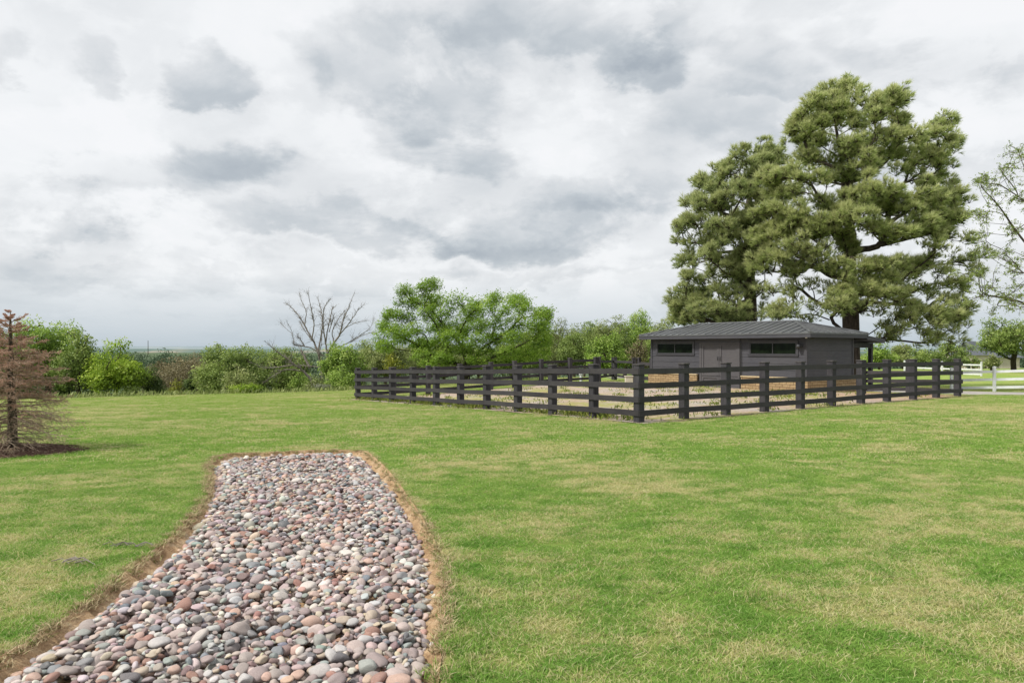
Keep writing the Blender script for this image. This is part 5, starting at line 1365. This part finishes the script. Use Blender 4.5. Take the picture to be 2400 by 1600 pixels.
# ---- bare dead tree and its fallen limb
z5 = zpt(400, 620, 3.92)
def dead_wood(name, label, cat, base, lines, d0, twig=1.0, rs=1.0):
    gzv = gz(base[:2]); root = empty(name, (base[0], base[1], gzv), label, cat)
    tr = MB(); br = MB(); P0, P1, R0, R1 = [], [], [], []
    for k, (pts, r0, r1, dz) in enumerate(lines):
        n = len(pts); q = np.array([z5(x, y, d0+dz*(i/(n-1))**1.2) for i, (x, y) in enumerate(pts)])
        if k == 0: q = np.vstack([np.array([q[0][0], q[0][1], gzv-.2]), q])
        t = np.linspace(0, 1, len(q)); rr_ = (r0+(r1-r0)*t)*rs
        tt = np.linspace(0, 1, len(q)*4); qq = np.stack([np.interp(tt, t, q[:, a]) for a in range(3)], 1); qq[1:-1] = (qq[:-2]+qq[1:-1]*2+qq[2:])/4+rng.normal(size=(len(qq)-2, 3))*.012
        ri = np.interp(tt, t, rr_); (tr if k in (0,) else br).tube(qq, ri, 7)
        # side twigs, two orders
        m = int(len(qq)*1.8*twig)
        for _ in range(m):
            f = rng.uniform(.35, 1); i = min(int(f*(len(qq)-1)), len(qq)-2); p = qq[i]; dr = unit(unit(qq[i+1]-qq[i])+rng.normal(size=3)*.65+[0, 0, .15])
            L = rng.uniform(.25, 1.0)*(1.15-f*.6); r = min(ri[i]*.5, .022); seg = p
            for s in range(3):
                nx_ = seg+dr*L/3; P0.append(seg); P1.append(nx_); R0.append(r*(1-s*.28)); R1.append(r*(1-(s+1)*.28))
                if rng.random() < .8:
                    d2 = unit(dr+rng.normal(size=3)*.6); e = nx_+d2*L*rng.uniform(.2, .45); P0.append(nx_); P1.append(e); R0.append(r*.5); R1.append(.004)
                seg = nx_; dr = unit(dr+rng.normal(size=3)*.18+[0, 0, .08])
    tr.build('trunk', M['bark_dead'], root, True); br.build('branches', M['bark_dead'], root, True)
    V, Q = cones(P0, P1, np.array(R0), np.array(R1)); np_mesh('twigs', V, Q, M['bark_dead'], root)
DL = [([(1392, 1050), (1375, 900), (1355, 800), (1300, 680), (1230, 560), (1180, 470), (1110, 390), (1050, 350)], .15, .012, .8),
    ([(1440, 1060), (1440, 900), (1440, 810), (1500, 720), (1555, 640), (1590, 500), (1640, 380), (1690, 250)], .15, .012, -.6),
    ([(1355, 800), (1390, 620), (1400, 500), (1375, 400), (1350, 290)], .09, .015, .9), ([(1300, 680), (1320, 560), (1300, 440), (1270, 300), (1250, 240)], .07, .01, -.9), ([(1230, 560), (1250, 430), (1200, 330), (1180, 260)], .05, .01, .5),
    ([(1440, 820), (1420, 700), (1400, 560), (1405, 400), (1470, 310)], .09, .02, -.3), ([(1425, 720), (1450, 560), (1480, 430), (1495, 385)], .07, .025, .6), ([(1455, 620), (1480, 540), (1505, 450)], .05, .02, -.4),
    ([(1500, 720), (1480, 610), (1540, 500), (1600, 420)], .06, .015, .8), ([(1555, 640), (1640, 540), (1720, 420), (1790, 350)], .06, .012, -.9), ([(1590, 590), (1700, 530), (1820, 512)], .04, .01, .4),
    ([(1445, 800), (1620, 725), (1740, 650), (1840, 580), (1870, 480)], .06, .01, .9), ([(1650, 715), (1780, 640), (1880, 620)], .035, .008, -.3),
    ([(1380, 830), (1300, 765), (1200, 745), (1130, 740), (1120, 620), (1060, 510)], .07, .01, -.8), ([(1120, 640), (1040, 570), (1005, 530)], .025, .008, .3), ([(1230, 748), (1195, 690), (1165, 662)], .05, .03, -.3), ([(1300, 700), (1220, 590), (1185, 520)], .04, .02, .5),
    ([(1360, 860), (1390, 700), (1380, 600)], .04, .015, -.5), ([(1320, 760), (1400, 840)], .04, .04, 0)]
dead_wood('bare_dead_tree', 'bare grey dead tree standing left of the arena fence', 'tree', z5(1400, 1060, 57), DL, 57.0, 1.1, .82)
FLb = [([(1300, 1060), (1200, 960), (1140, 920), (1020, 830), (930, 760), (860, 700)], .11, .012, -1.5), ([(1200, 975), (1050, 960), (940, 1020), (840, 1090)], .05, .01, -1.5), ([(1140, 920), (1000, 940), (860, 950), (720, 890)], .05, .01, -.8), ([(1360, 940), (1200, 925), (1050, 925)], .04, .01, -.5), ([(1280, 950), (1220, 830), (1200, 790)], .09, .07, 0)]
dead_wood('fallen_limb', 'broken grey dead limb leaning left down to the ground from the bare tree', 'fallen branch', z5(1300, 1060, 50), FLb, 50.0, .9, 1.0)

# ---- dead spruce at left
def build_spruce():
    x0, y0 = (28-1200)/F*13.2, 13.2; z0 = H1(x0, y0)
    root = empty('dead_spruce', (x0, y0, z0), 'dying brown young spruce standing in a mulch ring at the left edge', 'spruce tree')
    Ht = 2.62
    def axis_at(h): return np.array([x0+.03*math.sin(h*2)-.03*h*(h < 1.6)+.0*h, y0, z0+h])
    mb = MB(); hs = np.linspace(-.1, Ht, 22); mb.tube([axis_at(h) for h in hs], [.085*(1-h/Ht)**.8+.008 if h < Ht else .005 for h in hs], 9); mb.build('trunk', M['bark_grey'], root, True)
    def Lm(h):   # branch length by height
        return float(np.interp(h, [.0, .25, .55, .8, 1.1, 1.35, 1.6, 2.0, 2.35, Ht], [.75, 1.12, 1.22, 1.0, .92, .98, .78, .52, .30, .06]))
    P0, P1, R0, R1 = [], [], [], []; N0, ND, NT_ = [], [], []
    h = .18
    while h < Ht-.02:
        nb = 8 if h < 2.1 else 5; a0 = rng.uniform(0, 6.28)
        for k in range(nb):
            az = a0+k*2*math.pi/nb+rng.normal()*.2; L = Lm(h)*rng.uniform(.5, 1.1); hh = h+rng.normal()*.04
            el = np.interp(hh, [0, .8, 1.8, Ht], [-.10, .0, .12, .75]); dr = np.array([math.cos(az)*math.cos(el), math.sin(az)*math.cos(el), math.sin(el)])
            p = axis_at(hh); ns = 9; r = .004+.013*L; brown = np.interp(hh, [.3, .7, 1.1, 1.6, 2.6], [.05, .35, .8, 1.0, 1.0])
            cur = p; side = unit(np.cross(dr, [0, 0, 1.]))
            for s in range(ns):
                f = s/ns; nx_ = cur+dr*L/ns; P0.append(cur); P1.append(nx_); R0.append(r*(1-f*.85)); R1.append(r*(1-(f+1/ns)*.85))
                if f > .12:
                    for sg in (-1, 1, 0):
                        if sg == 0 and rng.random() < .6: continue
                        sl_ = L*.42*(1-f*.62)*rng.uniform(.5, 1.1); d2 = unit(dr*.75+side*sg*.75+np.array([0, 0, -.30 if hh < 1 else -.05])+rng.normal(size=3)*.25); c2 = nx_
                        for q_ in range(3):
                            e = c2+d2*sl_/3; P0.append(c2); P1.append(e); R0.append(.0036-.0009*q_); R1.append(.0028-.0009*q_)
                            for _ in range(2):
                                d3 = unit(d2+rng.normal(size=3)*.7+side*sg*.1+[0, 0, -.15]); e3 = e+d3*sl_*rng.uniform(.15, .4)
                                P0.append(e); P1.append(e3); R0.append(.0024); R1.append(.0014)
                                if rng.random() < brown*(.35+.65*f): N0.append(e); ND.append(e3-e); NT_.append(rng.uniform(.2, .9))
                            if rng.random() < brown*(.4+.6*f): N0.append(c2); ND.append(e-c2); NT_.append(rng.uniform(.1, .8))
                            c2 = e; d2 = unit(d2+rng.normal(size=3)*.12+[0, 0, .05])
                cur = nx_; dr = unit(dr+np.array([0, 0, -.05 if f < .5 else .08])+rng.normal(size=3)*.075)
        h += .085 if h > 1.0 else .105
    V, Q = cones(P0, P1, np.array(R0), np.array(R1)); np_mesh('branches', V, Q, M['twig_dead'], root)
    N0 = np.array(N0); ND = np.array(ND); NT_ = np.array(NT_); K = 13; f = rng.random((len(N0), K)); C = (N0[:, None]+ND[:, None]*f[..., None]).reshape(-1, 3)
    d_ = unit(unit(np.repeat(ND, K, 0))*.8+rng.normal(size=(len(C), 3))*.7); s_ = unit(np.cross(d_, rng.normal(size=(len(C), 3))))*.0016; tip = C+d_*rng.uniform(.012, .026, len(C))[:, None]
    V = np.stack([C-s_, C+s_, tip], 1).reshape(-1, 3); t = np.repeat(np.repeat(NT_, K)+rng.normal(size=len(C))*.1, 3)
    np_mesh('needles', V, np.arange(len(V)).reshape(-1, 3), M['needle_dead'], root, attrs={'v': np.clip(t, 0, 1)})
    print('spruce', len(P0), len(C))
build_spruce()
# mulch ring
n = 48; ang = np.linspace(0, 2*math.pi, n, endpoint=False); rows = []
for f, hgt in ((0, .09), (.35, .085), (.65, .06), (.85, .035), (1.0, -.02)):
    k = 1+.06*np.sin(ang*5+1)+.04*np.sin(ang*9); rows.append(np.stack([MULCH_C[0]+np.cos(ang)*1.5*f*k, MULCH_C[1]+np.sin(ang)*.95*f*k, np.full(n, H1(*MULCH_C)+hgt)+rng.normal(size=n)*.006], 1))
V = np.concatenate(rows); i, j = np.meshgrid(np.arange(4), np.arange(n), indexing='ij'); j2 = (j+1) % n
set_props(np_mesh('mulch_ring', V, np.stack([i*n+j, (i+1)*n+j, (i+1)*n+j2, i*n+j2], -1).reshape(-1, 4), M['mulch'], smooth=True), 'dark mulch mound around the foot of the dying spruce', 'mulch', kind='structure')
nm = 2600; a = rng.uniform(0, 6.28, nm); r = np.sqrt(rng.random(nm))*1.04
C = np.stack([MULCH_C[0]+np.cos(a)*1.5*r, MULCH_C[1]+np.sin(a)*.95*r, H1(*MULCH_C)+.095*(1-r**2.2)+.012+rng.uniform(0, .015, nm)], 1); ax = rng.normal(size=(nm, 3)); ax[:, 2] *= .3
V, Q, t = leaf_quads(C, rng.uniform(.03, .08, nm), rng.random(nm)*.5, .3, np.array([0, 0, 2.5]), ax, .2)
set_props(np_mesh('mulch_chips', V, Q, M['mulch'], attrs={'v': t}), 'shredded bark chips on the mulch mound', 'mulch', kind='stuff')

# ---- house far right
def build_house():
    d = 118.0; c = P(2300, 866, d); gzv = gz(c[:2])-.3; k = d/F
    root = empty('far_house', (c[0], c[1], gzv), 'cream house with grey slate gable roof partly hidden by the oak', 'house')
    zf = lambda py: CH-(py-HY)*k-gzv; xx = lambda px: (px-2300)*k
    def bd(name, boxes, mat, par=root):
        mb = MB(); [mb.box(*b) for b in boxes]; return mb.build(name, mat, par, local=True)
    bd('wall', [(xx(2262), xx(2318), 0, 8, 0, zf(832)), (xx(2319), xx(2400), 1.0, 9, 0, zf(838))], M['cream_wall'])
    ye, yr = zf(832), zf(799); mb = MB()
    mb.add([(xx(2270), -.5, ye), (xx(2325), -.5, ye), (xx(2325), 8.5, ye), (xx(2270), 8.5, ye), (xx(2303), 3.5, yr), (xx(2330), 4.5, yr)], [(0, 1, 5, 4), (2, 3, 4, 5), (3, 2, 1, 0)], [(1, 2, 5), (3, 0, 4)])
    mb.build('roof', M['slate_roof'], root, local=True)
    mb = MB(); mb.add([(xx(2320), .5, zf(838)), (xx(2410), .5, zf(838)), (xx(2410), 9.5, zf(838)), (xx(2320), 9.5, zf(838)), (xx(2335), 5, zf(818)), (xx(2395), 5, zf(818))], [(0, 1, 5, 4), (2, 3, 4, 5), (3, 2, 1, 0)], [(1, 2, 5), (3, 0, 4)])
    mb.build('roof', M['slate_roof'], root, local=True)
    for px, py in ((2312, 846), (2270, 856), (2345, 852)):
        y = -.04 if px < 2318 else .96
        w = bd('window', [(xx(px-4), xx(px+4), y, y+.035, zf(py+8), zf(py-6))], M['white_vinyl']); bd('pane', [(xx(px-3.2), xx(px-.3), y-.03, y-.01, zf(py+7), zf(py-5)), (xx(px+.3), xx(px+3.2), y-.03, y-.01, zf(py+7), zf(py-5))], M['window_glass'], w)
    mb = MB(); mb.box(xx(2300), xx(2312), -.05, -.01, 0, zf(858)); mb.build('door', M['bark_dark'], root, local=True)
build_house()

# small mast on the horizon
x, y, z = P(347, 812, 1500); mb = MB(); mb.tube([(x, y, -16), (x, y, z+13)], [.9, .5], 5, True)
set_props(mb.build('radio_mast', M['bark_grey']), 'thin distant mast on the horizon above the left gap', 'mast')

# ------------------------------------------------------------------ sky, sun, camera
SUN_EL, SUN_AZ = 50.0, -113.0    # azimuth measured from +Y towards +X
sd_ = Vector((math.sin(R(SUN_AZ))*math.cos(R(SUN_EL)), math.cos(R(SUN_AZ))*math.cos(R(SUN_EL)), math.sin(R(SUN_EL))))
sun = bpy.data.lights.new('sun', 'SUN'); sun.energy = 4.0; sun.angle = R(5); sun.color = (1, .955, .88)
so = bpy.data.objects.new('sun', sun); COL.objects.link(so); so.rotation_euler = sd_.to_track_quat('Z', 'Y').to_euler(); so.location = (0, 0, 30)

w = bpy.data.worlds.new('World'); S.world = w; w.use_nodes = True; nt = w.node_tree; nt.nodes.clear()
class WT(NT):
    def __init__(s, t): s.t = t
a = WT(nt)
out = a.n('ShaderNodeOutputWorld')
sky = a.n('ShaderNodeTexSky', sky_type='NISHITA', sun_disc=False, sun_elevation=R(SUN_EL), sun_rotation=R(SUN_AZ) % (2*math.pi), air_density=1.0, dust_density=2.0, ozone_density=1.0)
bg0 = a.n('ShaderNodeBackground', i={'Strength': .10}); a.link(sky.outputs[0], bg0.inputs[0])
dirn = a.n('ShaderNodeTexCoord').outputs['Generated']
sx = a.n('ShaderNodeSeparateXYZ', i={0: dirn}); dx, dy, dz = sx.outputs
el = a.math('MAXIMUM', dz, 0.0)
den = a.math('ADD', el, .16)
pxy = a.n('ShaderNodeCombineXYZ', i={0: a.math('DIVIDE', dx, den), 1: a.math('DIVIDE', dy, den), 2: 0.0}).outputs[0]
nd = a.n('ShaderNodeMapping', i={'Vector': dirn, 'Scale': (1.0, 1.0, 1.7), 'Location': (3.1, 1.2, .7)}).outputs[0]
def nz(vec, sc, det, ro, di=0.0, col=False):
    t = a.n('ShaderNodeTexNoise', i={'Vector': vec, 'Scale': sc, 'Detail': det, 'Roughness': ro, 'Distortion': di})
    return t.outputs['Color' if col else 'Fac']
wc = a.n('ShaderNodeSeparateXYZ', i={0: nz(nd, 3.2, 8, .58, 0, True)}).outputs
wl = a.n('ShaderNodeSeparateXYZ', i={0: nz(nd, 9.0, 7, .6, 0, True)}).outputs
proj = nz(pxy, 1.7, 7, .55, .2); puff = nz(nd, 6.5, 8, .56); big_ = nz(nd, 1.6, 3, .5)
dyp = a.math('MAXIMUM', a.math('ABSOLUTE', dy), .15)
ta = a.math('DIVIDE', dx, dyp); te = a.math('DIVIDE', dz, dyp)
def warp(b, i1, a1, a2): return a.math('ADD', b, a.math('ADD', a.math('MULTIPLY', a.math('SUBTRACT', wc[i1], .5), a1), a.math('MULTIPLY', a.math('SUBTRACT', wl[i1], .5), a2)))
ta2 = warp(ta, 0, .42, .13); te2 = warp(te, 1, .26, .11)
def sst(v, a_, b_):
    m = a.n('ShaderNodeMapRange', interpolation_type='SMOOTHSTEP', i={'Value': v, 'From Min': a_, 'From Max': b_, 'To Min': 0.0, 'To Max': 1.0}); return m.outputs[0]
def lobe(px, py, rx, ry, amp, soft=.62):
    cx = (px-1200)/F; cy = (HY-py)/F
    u = a.math('DIVIDE', a.math('SUBTRACT', ta2, cx), rx/F); v = a.math('DIVIDE', a.math('SUBTRACT', te2, cy), ry/F)
    q = a.math('ADD', a.math('MULTIPLY', u, u), a.math('MULTIPLY', v, v))
    m = sst(q, 1.0+soft, .9-soft)
    if amp > 0: return a.math('MULTIPLY', m, amp)
    sh = a.math('SUBTRACT', .8, a.math('MULTIPLY', v, .38))
    return a.math('MULTIPLY', a.math('MULTIPLY', m, a.math('MAXIMUM', sh, .15)), amp)
acc = 0.0
for L_ in [(820, 560, 300, 50, -.30), (1200, 530, 330, 66, -.34), (1440, 440, 230, 70, -.30), (300, 430, 330, 80, -.34), (480, 400, 150, 60, -.22), (470, 215, 105, 66, -.34, .5), (980, 190, 200, 110, -.36, .6), (1010, 330, 130, 80, -.26), (1300, 60, 420, 90, -.34), (1500, 150, 90, 70, -.36, .6), (1820, 110, 130, 80, -.24), (1800, 300, 500, 90, -.20), (2250, 100, 240, 110, -.30),
           (210, 150, 60, 60, -.22, .6), (10, 120, 60, 55, -.26, .6), (100, 500, 240, 50, -.22), (1600, 580, 500, 40, -.14), (1250, 640, 280, 24, -.16), (1850, 210, 230, 40, -.2), (700, 650, 400, 24, -.14), (200, 620, 300, 26, -.14), (2100, 640, 300, 40, -.12),
           (720, 120, 200, 110, .12), (150, 290, 260, 60, .12), (1340, 300, 170, 90, .14), (1980, 60, 200, 40, .08), (700, 350, 220, 60, .12), (1250, 590, 300, 26, .08), (1700, 30, 110, 40, .08)]:
    l = lobe(*L_); acc = l if isinstance(acc, float) else a.math('ADD', acc, l)
br = a.math('ADD', a.math('MULTIPLY', acc, .92), .85)
br = a.math('ADD', br, a.math('MULTIPLY', a.math('SUBTRACT', big_, .5), .5))
br = a.math('ADD', br, a.math('MULTIPLY', a.math('SUBTRACT', puff, .5), .42))
lowm = a.math('SUBTRACT', 1.0, a.math('DIVIDE', el, .30), True)
cumA = nz(nd, 3.4, 9, .60, .35); cumB = nz(a.n('ShaderNodeVectorMath', operation='ADD', i={0: nd, 1: (5.0, 2.0, 9.0)}).outputs[0], 5.2, 9, .62, .3)
mA = sst(cumA, .47, .60); mB = sst(cumB, .50, .59)
br = a.math('SUBTRACT', br, a.math('MULTIPLY', mA, .13))
br = a.math('ADD', br, a.math('MULTIPLY', a.math('MULTIPLY', mB, a.math('SUBTRACT', 1.0, a.math('MULTIPLY', mA, .5))), .16))
br = a.math('ADD', br, a.math('MULTIPLY', a.math('MULTIPLY', a.math('SUBTRACT', proj, .5), lowm), .75))
br = a.math('SUBTRACT', br, a.math('MULTIPLY', lowm, .10))
cc = a.ramp(br, [(.15, lin((172, 181, 190))), (.38, lin((197, 204, 210))), (.62, lin((227, 230, 233))), (.85, lin((246, 248, 250))), (1.0, lin((250, 251, 253)))])
hzn = a.math('SUBTRACT', 1.0, a.math('DIVIDE', el, .10), True)
cc = a.mix(a.math('MULTIPLY', hzn, .9), cc, lin((186, 200, 210)))
up = a.math('DIVIDE', a.math('SUBTRACT', el, .45), .5, True)
cc = a.mix(up, cc, lin((240, 243, 248)))
bg1 = a.n('ShaderNodeBackground', i={'Strength': 1.0}); a.link(cc, bg1.inputs[0])
mx = a.n('ShaderNodeMixShader', i={0: .95}); a.link(bg0.outputs[0], mx.inputs[1]); a.link(bg1.outputs[0], mx.inputs[2]); a.link(mx.outputs[0], out.inputs[0])
w.cycles.sampling_method = 'MANUAL'; w.cycles.sample_map_resolution = 512

cam = bpy.data.cameras.new('camera'); co = bpy.data.objects.new('camera', cam); COL.objects.link(co); S.camera = co
co.location = (0, 0, CH); co.rotation_euler = (R(90), 0, 0); cam.sensor_width = 36; cam.lens = F/2400*36; cam.shift_y = (HY-800)/2400
cam.clip_start = .1; cam.clip_end = 20000
S.view_settings.view_transform = 'Standard'; S.view_settings.look = 'None'; S.view_settings.exposure = 0; S.view_settings.gamma = 1
S.render.engine = 'CYCLES'; c = S.cycles
c.max_bounces = 4; c.diffuse_bounces = 2; c.glossy_bounces = 2; c.transmission_bounces = 2; c.transparent_max_bounces = 4
c.use_denoising = True; c.sample_clamp_indirect = 4; c.use_adaptive_sampling = True; c.adaptive_threshold = .02
